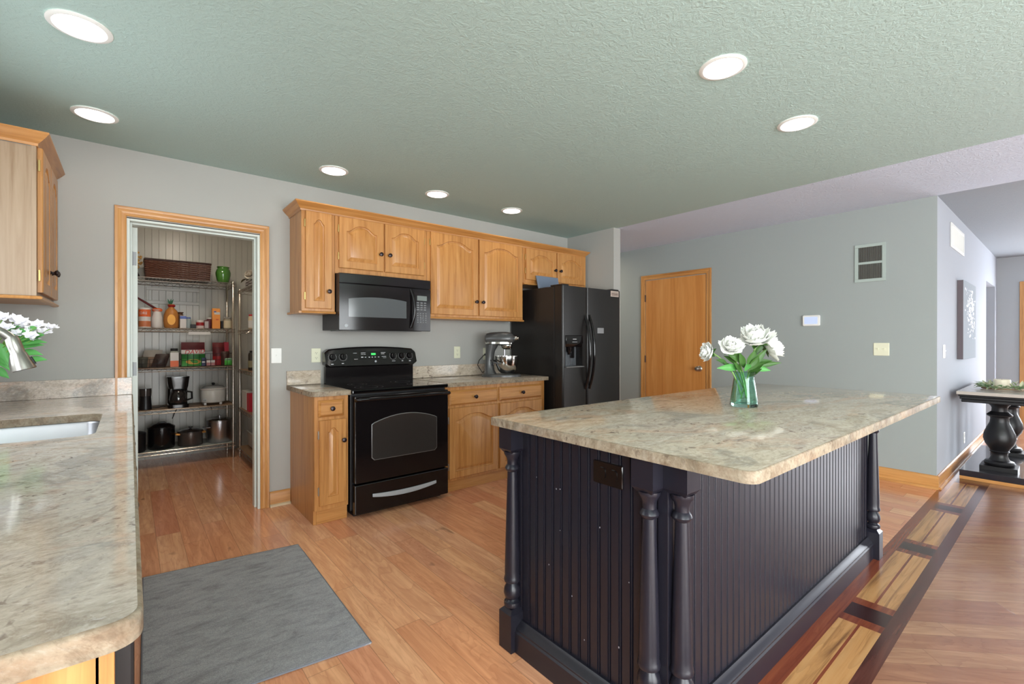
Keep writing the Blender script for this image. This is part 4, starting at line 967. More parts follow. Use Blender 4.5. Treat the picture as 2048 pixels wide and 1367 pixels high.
for nm, pos, ax, R, seed, full, base in (('leftmost white peony in the island vase, seen from the side', (-.178, .093, .01), -RT * .9 + UP * .15 + TC * .1, .058, 1, .95, (-.02, -.11, .01)),
        ('round white peony in the island vase, second from the left', (-.088, .118, .05), TC * .75 + UP * .55 - RT * .1, .066, 2, .8, (.0, -.12, .02)),
        ('largest white peony, topmost bloom in the island vase', (.043, .165, .03), UP * .85 - RT * .30 + TC * .35, .094, 3, 1.05, (.02, -.12, -.01)),
        ('rightmost white peony drooping over the side of the island vase', (.128, .118, .0), RT * .75 + UP * .45 + TC * .2, .080, 4, 1.05, (-.01, -.11, .0))):
    c = bq(*pos); ax = ax.normalized(); t = thing('peony', nm, 'flower', bq(*base), 'white peonies in the island vase')
    m1, m2 = MB(), MB(); peony(m1, m2, c - ax * R * .35, ax, R, seed, full); h = m1.build('bloom', PETAL, t, ang=180); m2.build('bloom_core', CREAM, h, ang=180)
    st = bez(bq(*base), bq(base[0] * .3 + pos[0] * .25, .03, base[2]), c - ax * R * .4, 12)
    MB().tube(st, [.0035] * 13, 7).build('stem', STEM, t)
    mb = MB()
    for k in range(5): leaf(mb, c - ax * R * .36, frame(ax)[0] * cos(k * 1.256) + frame(ax)[1] * sin(k * 1.256) - ax * .1, R * .6, R * .16, ax, -.1, 5)
    mb.build('sepals', LEAF, t, ang=180)
    rr = random.Random(seed * 5)
    for k, i in enumerate((5, 7) if seed != 3 else (4,)):
        mb = MB(); d = (st[i + 1] - st[i]).normalized() * .6 + RT * (-.5 if pos[0] < 0 else .6) * (1 if k else .4) + TC * rr.uniform(-.2, .5) + UP * rr.uniform(-.1, .25)
        leaf(mb, st[i], d, rr.uniform(.075, .10), .016, UP * .6 + TC * .8, .2); mb.build('leaf', LEAF, t, ang=180)
t = thing('leaf_sprig', 'green leafy stems without blooms in the island vase', 'foliage', bq(.0, -.1, 0))
for p0, d, L, W, m in (((-.03, .0, .02), (-.95, .12, .2), .125, .017, LEAF2), ((-.01, .03, .03), (-.8, .45, .2), .12, .02, LEAF), ((-.015, .0, .03), (-.35, .8, .3), .10, .016, LEAF), ((.01, .0, .03), (.15, .95, .2), .10, .026, LEAF), ((.02, .0, .02), (.55, .8, .1), .13, .017, LEAF), ((.03, .0, .0), (.95, .28, .1), .15, .014, LEAF), ((.03, .0, .01), (.95, -.02, .1), .09, .014, LEAF2), ((.0, -.01, .03), (-.3, .5, .5), .06, .02, LEAF2), ((.02, -.01, .02), (.2, .7, .3), .09, .02, LEAF), ((.05, .06, .0), (.5, .8, .1), .09, .014, LEAF)):
    p0 = (p0[0], p0[1] + .018, p0[2]); mb = MB(); leaf(mb, bq(*p0), RT * d[0] + UP * d[1] + TC * d[2], L, W, TC, .12); mb.build('leaf', m, t, ang=180)
for p0, p1, p2 in (((.01, -.13, .0), (0, -.03, .02), (-.04, .05, .03)), ((-.02, -.13, .01), (.01, -.02, .0), (.07, .07, .0)), ((.02, -.13, -.01), (-.01, -.05, .0), (-.06, .02, .02))):
    MB().tube(bez(bq(*p0), bq(*p1), bq(*p2)), .003, 6).build('stem', STEM, t)
# bunch of white flowers by the sink
fx, fy = -.57, -.62
t = thing('flower_jar', 'white ceramic jar behind the sink holding the white flowers', 'jar', (fx, fy, ZC))
MB().lathe([(.04, .0008), (.046, .02), (.048, .10), (.042, .14), (.045, .15), (.041, .15), (.038, .14), (.043, .10), (.04, .02), (.001, .015)], (fx, fy, ZC)).build('vessel', WHITEP, t)
t = thing('white_flower_bunch', 'loose bunch of small white flowers behind the faucet', 'flowers', (fx, fy, ZC + .1))
rr = random.Random(11)
heads = [(.10, 1.345), (.14, 1.36), (.18, 1.352), (.215, 1.342), (.13, 1.32), (.17, 1.312), (.225, 1.318), (.255, 1.302), (.305, 1.325), (.34, 1.314), (.315, 1.292), (.12, 1.29), (.165, 1.272), (.205, 1.284), (.265, 1.278), (.09, 1.37), (.06, 1.34), (.28, 1.262)]
mst = MB()
for i, (a, z) in enumerate(heads):
    c = Vector((fx + a * .80 + rr.uniform(-.01, .01), fy - a * .60 + rr.uniform(-.03, .03), z)); ax = Vector((a * .8, -.5 + rr.uniform(-.3, .3), .7 + rr.uniform(-.2, .3)))
    mb = MB(); fr = frame(ax)
    for k in range(6): petal(mb, c, fr, k * pi / 3 + rr.uniform(-.2, .2), radians(35), radians(75), .034, .013, rr, 3, 4, .2)
    for k in range(3): petal(mb, c, fr, k * 2.1, radians(10), radians(40), .026, .010, rr, 3, 4, .2)
    mb.build('blossom', PETAL2, t, ang=180)
    mst.tube(bez((fx, fy, ZC + .03), (fx + a * .2, fy, 1.18), c, 8), .0022, 5)
mst.build('stems', STEM, t)
for a, z, da, dz, L in ((.17, 1.262, 1, .16, .13), (.20, 1.245, 1, .14, .14), (.19, 1.222, 1, .22, .14), (.21, 1.205, 1, -.02, .11), (.24, 1.165, 1, .14, .10), (.12, 1.25, .4, -.8, .10), (.10, 1.20, .6, -.6, .10), (.09, 1.135, .9, -.5, .09), (.10, 1.27, -.2, -.5, .09), (.14, 1.30, .7, .3, .09), (.24, 1.30, .6, .25, .07), (.11, 1.22, .3, -.4, .09), (.18, 1.285, .8, .3, .09), (.27, 1.27, .8, .3, .06)):
    mb = MB(); leaf(mb, (fx + a * .8, fy - a * .6, z), (da * .8, -da * .6, dz), L, .019, (-.2, -.7, .6), .1); mb.build('leaf', LEAF2, t, ang=180)

# ---------------------------------------------------------------- console table on the right
t = thing('console_table', 'black console table with bulbous turned legs against the pale wall', 'console table', (6.6, -3.44, 0))
TX0, TX1, TY0, TY1 = 5.85, 7.42, -3.70, -3.19
TBW = mat('table_top_pale', rgb(186, 176, 166), .25, coat=.3)
B1(TX0, TX1, TY0, TY1, .770, .800).build('tabletop', TBW, t, smooth=False, bevel=.004)
mb = MB(); e = .018
for k, (z0_, z1_, i) in enumerate(((.752, .7695, .012), (.728, .752, .020), (.700, .728, .030))): mb.box(TX0 + i, TX1 - i, TY0 + i, TY1 - i, z0_, z1_)
mb.build('apron', BLK_S, t, smooth=False, bevel=.005)
BP = [(.085, .1225), (.098, .128), (.104, .145), (.094, .162), (.070, .170), (.062, .185), (.054, .21), (.054, .235), (.066, .250), (.060, .258), (.072, .28), (.096, .32), (.108, .365), (.104, .41), (.086, .46), (.066, .51), (.060, .548), (.064, .562), (.082, .572), (.086, .584), (.070, .60), (.054, .615), (.052, .645), (.060, .665), (.086, .690), (.098, .6995)]
for lx in (6.14, 7.02):
    mb = MB(); mb.lathe(BP, (lx, -3.445, 0), n=28); mb.box(lx - .12, lx + .12, -3.565, -3.325, .0855, .1225); mb.build('leg', BLK_S, t, ang=40)
B1(TX0 + .01, TX1 - .01, TY0 + .02, TY1 - .02, .030, .085).build('lower_shelf', mat('black_worn_gloss', rgb(40, 38, 44), .22, coat=.4), t, smooth=False, bevel=.004)
B1(TX0 + .012, TX1 - .012, TY0 + .022, TY1 - .022, .001, .0295).build('plinth', TRIM[1], t, smooth=False)
t = thing('candle', 'short ivory pillar candle on the console table', 'candle', (6.42, -3.44, .80))
MB().lathe([(.058, .0008), (.060, .006), (.060, .085), (.055, .092), (.03, .088), (.001, .086)], (6.42, -3.44, .80)).build('wax', mat('ivory_wax', rgb(232, 222, 196), .4), t)
MB().tube([(6.42, -3.44, .885), (6.421, -3.44, .897)], .0015, 5).build('wick', DARKSLOT, t)
t = thing('greenery_wreath', 'wreath of pale green leaves around the candle on the console table', 'wreath', (6.36, -3.44, .80))
rr = random.Random(21); mt = MB()
mt.tube([(6.36 + .16 * cos(i * pi / 16), -3.44 + .13 * sin(i * pi / 16), .812) for i in range(32)], .007, 6, True); mt.build('twig_ring', mat('twig', rgb(150, 122, 96), .7), t)
m1, m2 = MB(), MB()
for i in range(150):
    a = rr.uniform(0, 2 * pi); c = (6.36 + .16 * cos(a), -3.44 + .13 * sin(a), .815 + rr.uniform(0, .02)); d = (cos(a + rr.uniform(-1.3, 1.3)), sin(a + rr.uniform(-1.3, 1.3)), rr.uniform(.0, .75))
    leaf(m1 if i % 3 else m2, c, d, rr.uniform(.05, .09), .011, (0, 0, 1), rr.uniform(.1, .25), 4)
tag(m1.build('leaves', mat('sage_leaf', rgb(150, 178, 132), .5), t, ang=180), kind='stuff'); tag(m2.build('pale_leaves', mat('cream_leaf', rgb(204, 206, 170), .5), t, ang=180), kind='stuff')

# ---------------------------------------------------------------- pantry shelving
LINER = mat('brown_shelf_liner', rgb(140, 108, 82), .5); LINERW = mat('grey_shelf_liner', rgb(170, 174, 170), .4)
WIRE = mat('shelf_chrome', rgb(196, 186, 176), .22, .9)
def wire_unit(label, x0, x1, y0, y1, levels, face, liners):
    t = thing('wire_shelving_unit', label, 'shelving unit', ((x0 + x1) / 2, (y0 + y1) / 2, 0), 'chrome wire shelving in the pantry')
    for px in (x0 + .016, x1 - .016):
        for py in (y0 + .016, y1 - .016): MB().lathe([(.0127, .001), (.0127, levels[0] + .012), (.009, levels[0] + .018)], (px, py, 0), n=12).build('post', WIRE, t)
    for k, z in enumerate(levels):
        mb = MB(); r = .0032
        for zz in (z - .003, z - .036): mb.tube([(x0, y0, zz), (x1, y0, zz), (x1, y1, zz), (x0, y1, zz)], r, 6, True)
        L = x1 - x0; W = y1 - y0
        def zig(F, n): mb.tube([F(i / n, z - .004 if i % 2 else z - .035) for i in range(n + 1)], .002, 5)
        nx = 2 * round(L / .075); ny = 2 * round(W / .075)
        for yy in (y0, y1): zig(lambda s, zz: (x0 + L * s, yy, zz), nx)
        for xx in (x0, x1): zig(lambda s, zz: (xx, y0 + W * s, zz), ny)
        if face == 'y':
            n = int(L / .028)
            for i in range(1, n): mb.box(x0 + L * i / n - .0013, x0 + L * i / n + .0013, y0, y1, z - .0045, z - .0019)
        else:
            n = int(W / .028)
            for i in range(1, n): mb.box(x0, x1, y0 + W * i / n - .0013, y0 + W * i / n + .0013, z - .0045, z - .0019)
        s = mb.build('shelf', WIRE, t)
        if k in liners: B1(x0 + .004, x1 - .004, y0 + .004, y1 - .004, z - .0018, z).build('liner', liners[k], s, smooth=False)
LV = [1.885, 1.388, .988, .572, .163]
wire_unit('chrome wire shelving unit along the pantry back wall', -.36, .878, 1.90, 2.345, LV, 'y', {2: LINER, 3: LINER, 4: LINERW})
wire_unit('chrome wire shelving unit along the right pantry wall, seen end on', .902, 1.30, .74, 1.885, [1.80, 1.375, .955, .54, .12], 'x', {2: LINER, 3: LINER, 4: LINER})
Z1, Z2, Z3, Z4, Z5 = [z + .0015 for z in LV]
# wicker basket
t = thing('wicker_basket', 'long dark brown wicker basket on the top pantry shelf', 'basket', (.39, 2.08, Z1))
bx0, bx1, by0, by1 = .125, .652, 1.955, 2.225; H = .185
WK = mat('dark_wicker', rgb(84, 50, 38), .45); WK2 = mat('dark_wicker_rim', rgb(52, 30, 26), .5)
def per(k, ins, z):  # point on basket perimeter
    f = 1 + .05 * (z / H); x0, x1 = .3885 - (.2635 - ins) * f, .3885 + (.2635 - ins) * f; y0, y1 = by0 + ins, by1 - ins
    w, d = x1 - x0, y1 - y0; s = k * 2 * (w + d)
    if s < w: return Vector((x0 + s, y0, Z1 + z))
    s -= w
    if s < d: return Vector((x1, y0 + s, Z1 + z))
    s -= d
    if s < w: return Vector((x1 - s, y1, Z1 + z))
    return Vector((x0, y1 - (s - w), Z1 + z))
mb = MB(); n = 44
for r in range(16):
    mb.tube([per(i / (2 * n), .006 if (i // 2 + r) % 2 else -.002, .008 + .0108 * r) for i in range(2 * n)], .0056, 5, True)
mb.build('weave', WK, t)
mb = MB()
mb.tube([per(i / 44, .001, H) for i in range(44)], .010, 7, True)
mb.box(bx0 + .01, bx1 - .01, by0 + .01, by1 - .01, Z1 - Z1 + Z1, Z1 + .006); mb.build('rim', WK2, t)
t = thing('folded_cloth', 'blue and white cloth showing above the wicker basket rim', 'cloth', (.47, 2.10, Z1 + .007))
mb = MB(); mb.ell((.45, 2.09, Z1 + .10), (.07, .08, .096)); mb.m = 1; mb.ell((.52, 2.10, Z1 + .10), (.05, .07, .096)); mb.build('bundle', [mat('white_cloth', rgb(200, 200, 200), .9), mat('blue_cloth', rgb(70, 74, 140), .9)], t)
t = thing('green_glass_jar', 'ribbed green glass jar right of the wicker basket', 'jar', (.787, 2.04, Z1))
mb = MB(); pr = [(.044, .001), (.05, .006), (.060, .04), (.069, .09), (.070, .115), (.062, .145), (.052, .158), (.052, .165), (.058, .172), (.058, .178), (.050, .178), (.046, .163), (.055, .145), (.062, .11), (.055, .05), (.04, .01)]
mb.rings([[Vector((.787 + r * (1 + .03 * (i % 2)) * cos(2 * pi * i / 48), 2.04 + r * (1 + .03 * (i % 2)) * sin(2 * pi * i / 48), Z1 + z)) for i in range(48)] for r, z in pr]); mb.build('vessel', mat('green_glass', rgb(70, 120, 48), .1, spec=.7, coat=.5), t)
t = thing('dried_flowers', 'dried orange flower bunch at the left end of the top pantry shelf', 'dried flowers', (.06, 2.1, Z1)); rr = random.Random(5)
MB().lathe([(.03, .001), (.04, .03), (.02, .08), (.024, .10)], (.035, 2.12, Z1)).build('pot', WK2, t)
mb = MB()
for i in range(60): mb.ell((.045 + rr.gauss(0, .018), 2.12 + rr.gauss(0, .03), Z1 + .17 + rr.gauss(0, .035)), (.011, .011, .011), 6, 4)
tag(mb.build('heads', mat('dried_orange', rgb(196, 150, 84), .8), t), kind='stuff')
mb = MB()
for i in range(8): mb.tube([(.035, 2.12, Z1 + .09), (.045 + rr.gauss(0, .02), 2.12 + rr.gauss(0, .02), Z1 + .18)], .002, 5)
mb.build('stalks', STEM, t)
def box_thing(name, label, cat, x0, x1, y0, y1, z, h, m, parts=(), group=None, bev=.002):
    t = thing(name, label, cat, ((x0 + x1) / 2, (y0 + y1) / 2, z), group)
    B1(x0, x1, y0, y1, z, z + h).build('carton', m, t, smooth=False, bevel=bev)
    for nm, a, b, c, d, mm in parts: B1(x0 + (x1 - x0) * a, x0 + (x1 - x0) * b, y0 - .0012, y0 - .0002, z + h * c, z + h * d).build(nm, mm, t, smooth=False)
    return t
def col(r, g, b, ro=.5): return mat('c_%d_%d_%d' % (r, g, b), rgb(r, g, b), ro)
def can_thing(name, label, cat, x, y, z, r, h, m, lid, bands=(), neck=None):
    t = thing(name, label, cat, (x, y, z))
    if neck: MB().lathe([(r * .92, 0), (r, .006), (r, h * .8), (r * .85, h * .88), (r * .8, h * .90)], (x, y, z)).build('body', m, t); MB().lathe([(r * neck, h * .9), (r * neck, h), (r * neck * .96, h + .002)], (x, y, z)).build('lid', lid, t)
    else: MB().lathe([(r, 0), (r, h - .012)], (x, y, z)).build('body', m, t); MB().lathe([(r * 1.02, h - .012), (r * 1.02, h), (r * .98, h + .002)], (x, y, z)).build('lid', lid, t)
    for a, b, mm in bands: MB().lathe([(r + .0006, h * a), (r + .0006, h * b)], (x, y, z), cap0=False, cap1=False).build('label_band', mm, t)
    return t
OR_, RED, WHT, TAN, BRN, BLU, GRN = col(214, 98, 48), col(150, 26, 30), col(206, 200, 196), col(204, 168, 120), col(92, 60, 40), col(80, 100, 170), col(60, 140, 50)
DKR = col(88, 20, 26)
# shelf 2
c = can_thing('oat_canister', 'round orange and white canister at the left end of the second pantry shelf', 'canister', .112, 2.0, Z2, .048, .195, WHT, WHT, ((.56, .92, OR_), (.05, .34, col(190, 110, 70))))
m_ = MB(); cyl = lambda u, v, d: Vector((.112 + (.0495 + d) * sin(u / .0495), 2.0 - (.0495 + d) * cos(u / .0495), v)); text_mesh(m_, 'ORE', .034, lambda a, b, d: cyl(a - .012, Z2 + .142 + b, d)); m_.build('lettering', WHT, c, smooth=False)
def sack(name, label, cat, x, y, z, w, d, h, m, knot=.35, tip=None):
    t = thing(name, label, cat, (x, y, z)); R = []; rr = random.Random(len(label))
    for s, k in ((0, .82), (.06, .96), (.3, 1.0), (.55, .95), (.72, .78), (.84, knot * 1.3), (.9, knot), (1, knot * 1.6)):
        R.append([Vector((x + w / 2 * k * cos(2 * pi * i / 20) * (1 + rr.uniform(-.05, .05)), y + d / 2 * k * sin(2 * pi * i / 20) * (1 + rr.uniform(-.05, .05)), z + h * s)) for i in range(20)])
    MB().rings(R).build('bag', m, t); return t
sack('flour_bag', 'grey white paper bag with an orange top beside the canister', 'bag', .210, 2.02, Z2, .092, .085, .185, WHT, .55)
MB().lathe([(.040, 0), (.044, .02), (.030, .03)], (.212, 2.02, Z2 + .168), sy=.7).build('orange_top', OR_, bpy.data.objects['flour_bag'])
t = thing('red_handle_brush', 'dark red stick leaning above the canister on the second pantry shelf', 'utensil', (.22, 2.13, Z2))
MB().tube([(.235, 2.12, Z2 + .004), (.22, 2.13, Z2 + .19), (.02, 2.13, Z2 + .33)], [.012, .013, .009], 8).build('handle', DKR, t)
p = sack('onion_bag', 'tan netted bag tied red at the top, shaped like a pineapple', 'bag', .327, 2.03, Z2, .128, .12, .245, mat('amber_net', rgb(176, 112, 50), .45), .3)
MB().lathe([(.024, -.006), (.03, .0), (.034, .012), (.02, .02)], (.33, 2.03, Z2 + .222)).build('red_tie', RED, p)
MB().prism([(.325 + .034 * cos(i * pi / 12), Z2 + .085 + .054 * sin(i * pi / 12)) for i in range(24)], lambda a, b, d: Vector((a, 1.968 - d, b)), 0, .003).build('yellow_tag', col(236, 166, 60), p)
mb = MB(); 
for q in (-.35, .1, .4): leaf(mb, (.32, 2.03, Z2 + .235), (q, 0, 1), .07, .008, (0, -1, 0), 0)
mb.build('green_tips', col(30, 90, 60), p, ang=180)
sack('snack_bag', 'small brown and red snack bag right of the tied tan bag', 'bag', .405, 2.09, Z2, .07, .07, .17, BRN, .6)
box_thing('milk_carton', 'white and blue carton on the second pantry shelf', 'carton', .398, .452, 2.0, 2.06, Z2, .13, WHT, (('blue_print', .0, 1, .75, .97, BLU),))
can_thing('blue_cap_jar', 'clear jar with a blue cap behind the white and blue carton', 'jar', .475, 2.07, Z2, .026, .115, col(150, 160, 160), BLU, (), .8)
box_thing('black_tray', 'low black box lying on the second pantry shelf', 'box', .49, .565, 2.0, 2.2, Z2, .042, col(24, 20, 20))
can_thing('tea_tin', 'cream and red tin in the middle of the second pantry shelf', 'tin', .572, 2.0, Z2, .036, .085, col(200, 180, 176), WHT, ((.35, .75, RED),))
box_thing('cocoa_box', 'dark maroon box with a grey label beside the red tin', 'box', .600, .662, 2.0, 2.06, Z2, .088, DKR, (('grey_label', .2, .75, .05, .88, col(170, 160, 160)),))
can_thing('syrup_jar', 'jar with a white lid behind the maroon box', 'jar', .668, 2.10, Z2, .032, .118, DKR, WHT, (), .9)
box_thing('orange_cracker_box', 'tall orange carton standing on the second pantry shelf', 'carton', .679, .752, 1.99, 2.05, Z2, .218, mat('carton_orange', rgb(232, 146, 60), .5), (('white_print', .25, .95, .70, .82, WHT), ('blue_print', .2, .5, .80, .86, BLU), ('orange_print', .45, .8, .42, .48, OR_)))
can_thing('dark_spice_jar', 'short black jar right of the tall orange carton', 'jar', .774, 2.02, Z2, .024, .082, col(22, 16, 18), col(30, 28, 28))
can_thing('pickle_jar', 'wide jar with a cream and green label at the right end of the second shelf', 'jar', .822, 2.01, Z2, .040, .125, col(150, 140, 120), col(150, 146, 140), ((.08, .72, col(206, 190, 160)),), .95)
o = B1(.462, .652, 1.888, 1.8905, 1.322, 1.352).build('paper_label', WHT, org=(.55, 1.89, 1.32), smooth=False); tag(o, 'white paper strip hanging below the front of the second pantry shelf', 'label')
# shelf 3
def wbasket(label, x0, x1, y0, y1, z, h):
    t = thing('wire_basket', label, 'basket', ((x0 + x1) / 2, (y0 + y1) / 2, z)); mb = MB()
    for zz in (.004, h * .5, h): mb.tube([(x0, y0, z + zz), (x1, y0, z + zz), (x1, y1, z + zz), (x0, y1, z + zz)], .0022, 5, True)
    n = int((x1 - x0) / .05); 
    for i in range(n + 1):
        for yy in (y0, y1): mb.tube([(x0 + (x1 - x0) * i / n, yy, z + .003), (x0 + (x1 - x0) * i / n, yy, z + h)], .0018, 5)
        mb.tube([(x0 + (x1 - x0) * i / n, y0, z + .003), (x0 + (x1 - x0) * i / n, y1, z + .003)], .0018, 5)
    mb.build('wires', BLK_S, t); return t
wbasket('black wire basket at the left of the third pantry shelf', .03, .27, 1.95, 2.25, Z3, .085)
wbasket('black wire basket on the right half of the third pantry shelf', .41, .862, 1.95, 2.25, Z3, .135)
def pouch(label, x, y, z, w, h, lean, ms, tilt=0.):
    """pillow pouch of crimped film; ms = [(frac0, frac1, material)] bands from the bottom"""
    t = thing('snack_pouch', label, 'bag', (x, y, z), 'bags on the third pantry shelf')
    def F(a, b, d): 
        bulg = .028 * (1 - (2 * a / w) ** 2) * sin(pi * min(.98, max(.02, b / h))) ** .7
        yy = y + b * lean + d * (bulg + .0015); xx = x + a + b * tilt
        return Vector((xx, yy, z + b))
    for k, (f0, f1, m) in enumerate(ms):
        mb = MB(); n = 8
        for sgn in (-1, 1):
            mb.rings([[F(-w / 2 + w * i / n, h * (f0 + (f1 - f0) * j / 6), sgn) for i in range(n + 1)] for j in range(7)], False, False, closed=False)
        mb.build('pouch' if k == 0 else 'printed_band', m, t, ang=80)
    return t, F
p, F = pouch('red, white and green seed bag lettered DAVID on the third pantry shelf', .512, 2.0, Z3 + .006, .205, .248, .12, [(0, .30, GRN), (.30, .50, col(30, 100, 40)), (.50, .68, WHT), (.68, 1, DKR)])
m_ = MB(); text_mesh(m_, 'DAVID', .058, lambda a, b, d: F(a * 1.02 + .012, .1475 + b + a * .06, -1) + Vector((0, -.002, 0)), shear=.2); m_.build('lettering', mat('red_letters', rgb(196, 22, 32), .5), p, smooth=False)
mb = MB(); mb.prism([(.12 * 0 + .066 * cos(i * pi / 10), .045 + .026 * sin(i * pi / 10)) for i in range(20)], lambda a, b, d: F(a, b, -1) + Vector((0, -.001 - d, 0)), 0, .001); mb.build('gold_panel', col(196, 150, 60), p)
box_thing('blue_pack', 'dark blue and white pack in front of the seed bag', 'package', .580, .618, 1.955, 1.975, Z3 + .006, .085, col(34, 40, 80), (('white_stripe', .1, .9, .4, .55, WHT),))
box_thing('pink_packet', 'pink and clear packet lying in the wire basket', 'package', .625, .70, 1.97, 2.1, Z3 + .006, .06, col(170, 110, 110), (('white_band', 0, 1, .55, .95, WHT),))
box_thing('clear_box', 'clear plastic box behind the pink packet', 'box', .625, .705, 2.12, 2.2, Z3 + .006, .15, col(150, 152, 150))
p, F = pouch('crumpled dark red bag at the right of the third pantry shelf', .745, 2.03, Z3 + .006, .11, .245, .05, [(0, .4, RED), (.4, .8, DKR), (.8, 1, col(110, 30, 30))], -.02)
box_thing('red_scoop_pack', 'upright crimson packet behind the dark red bag', 'package', .800, .850, 2.12, 2.15, Z3 + .006, .25, col(170, 30, 50))
p, F = pouch('brown paper pouch beside the crumpled dark red bag', .80, 2.00, Z3 + .006, .08, .15, .05, [(0, 1, col(70, 40, 34))], 0)
p, F = pouch('bright green bag at the right end of the third pantry shelf', .825, 1.975, Z3 + .006, .07, .075, .05, [(0, .7, col(90, 190, 80)), (.7, 1, col(140, 180, 150))], 0)
t = thing('spice_bottle', 'tall spice bottle with black cap, white and orange label', 'bottle', (.347, 1.96, Z3))
MB().rings([[Vector((a, b, Z3 + z)) for a, b in rrect(.347 - w, .347 + w, 1.96 - w, 1.96 + w, .012, 3)] for w, z in ((.036, .001), (.038, .006), (.038, .145), (.030, .165))]).build('body', col(150, 150, 140, .2), t)
MB().lathe([(.031, .166), (.031, .190), (.029, .192)], (.347, 1.96, Z3)).build('cap', DARKSLOT, t)
B1(.347 - .034, .347 + .034, 1.9205, 1.9218, Z3 + .068, Z3 + .150).build('white_label', WHT, t, smooth=False); B1(.347 - .034, .347 + .034, 1.9205, 1.9218, Z3 + .006, Z3 + .068).build('orange_label', OR_, t, smooth=False)
p, F = pouch('clear bag of mixed nuts leaning in the left wire basket', .16, 2.06, Z3 + .006, .15, .17, .15, [(0, .6, col(120, 92, 70)), (.6, 1, col(150, 142, 134))], .15)
p, F = pouch('dark brown coffee bag leaning in the left wire basket', .22, 2.0, Z3 + .006, .12, .13, .15, [(0, 1, col(52, 36, 32))], .30)
p, F = pouch('dark speckled bag at the left end of the third pantry shelf', .085, 2.0, Z3 + .006, .09, .10, .2, [(0, 1, col(64, 62, 54))], .1)
# shelf 4
t = thing('coffee_grinder', 'black coffee grinder at the left end of the fourth pantry shelf', 'coffee grinder', (.118, 2.02, Z4))
MB().lathe([(.050, .001), (.050, .02), (.044, .12), (.046, .135)], (.118, 2.02, Z4)).build('body', BLK_S, t); MB().lathe([(.047, .136), (.049, .19), (.048, .21), (.001, .212)], (.118, 2.02, Z4)).build('lid', col(60, 54, 52, .1), t)
MB().tube([(.165, 2.04, Z4 + .006), (.22, 2.06, Z4 + .006), (.26, 2.04, Z4 + .02), (.28, 2.10, Z4 + .006)], .004, 6).build('power_cord', DARKSLOT, t)
t = thing('coffee_maker', 'black drip coffee maker with glass carafe on the fourth pantry shelf', 'coffee maker', (.383, 2.05, Z4))
cx, cy = .383, 2.05
MB().rings([[Vector((a, b, Z4 + z)) for a, b in rrect(cx - .088, cx + .088, cy - .12, cy + .11, .04, 5)] for z in (.001, .032)] + [[Vector((a, b, Z4 + .038)) for a, b in rrect(cx - .082, cx + .082, cy - .114, cy + .104, .04, 5)]]).build('base', BLK, t, ang=30)
MB().rings([[Vector((a, b, Z4 + z)) for a, b in rrect(cx - .085, cx + .085, cy + .03, cy + .11, .025, 5)] for z in (.039, .22)]).build('column', BLK, t, ang=30)
MB().rings([[Vector((a, b, Z4 + z)) for a, b in rrect(cx - w, cx + w, cy - .105, cy + .11, .04, 5)] for z, w in ((.195, .078), (.22, .084), (.30, .094), (.312, .097), (.318, .092))]).build('reservoir', BLK, t, ang=30)
MB().lathe([(.062, .040), (.074, .06), (.078, .09), (.066, .145), (.052, .165), (.055, .178), (.05, .182), (.001, .184)], (cx, cy - .045, Z4)).build('carafe', mat('dark_carafe', rgb(38, 34, 34), .06, spec=.8), t)
MB().tube([(cx + .06, cy - .075, Z4 + .165), (cx + .11, cy - .10, Z4 + .155), (cx + .112, cy - .10, Z4 + .09), (cx + .075, cy - .08, Z4 + .075)], .010, 8).build('handle', BLK_S, t)
MB().tube([(cx + .05, cy + .11, Z4 + .02), (cx + .06, 2.25, Z4 + .01), (cx + .03, 2.352, Z4 - .02), (cx - .01, 2.352, Z4 - .1), (cx - .03, 2.352, Z4 - .16)], .004, 6).build('power_cord', DARKSLOT, t)
t = thing('slow_cooker', 'white oval slow cooker with glass lid on the fourth pantry shelf', 'slow cooker', (.697, 2.07, Z4))
cx, cy = .697, 2.07; pw = mat('slow_cooker_white', rgb(198, 196, 192), .3)
MB().lathe([(.100, .022), (.112, .03), (.117, .10), (.118, .155), (.114, .160)], (cx, cy, Z4), sy=.8).build('body', pw, t)
MB().lathe([(.122, .161), (.124, .170), (.118, .176), (.11, .170)], (cx, cy, Z4), sy=.8).build('rim', WHT, t)
MB().lathe([(.112, .176), (.09, .195), (.05, .205), (.001, .208)], (cx, cy, Z4), sy=.8).build('lid', mat('lid_glass', rgb(150, 150, 150), .08, spec=.8), t)
MB().lathe([(.010, .207), (.016, .22), (.012, .232), (.001, .234)], (cx, cy, Z4)).build('lid_knob', DARKSLOT, t)
for a, b in ((-.08, -.06), (.06, -.07), (-.08, .06), (.08, .06)): B1(cx + a - .012, cx + a + .012, cy + b - .008, cy + b + .008, Z4, Z4 + .026).build('foot', pw, t, bevel=.003)
MB().lathe([(.014, 0), (.012, .010), (.001, .012)], (cx - .085, cy - .068, Z4 + .055), (-.6, -.8, 0), 14).build('dial', GREYM, t)
MB().tube([(cx + .1, cy + .05, Z4 + .03), (cx + .06, 2.25, Z4 + .01), (cx - .0, 2.352, Z4 - .03), (cx + .02, 2.352, Z4 - .10)], .004, 6).build('power_cord', DARKSLOT, t)
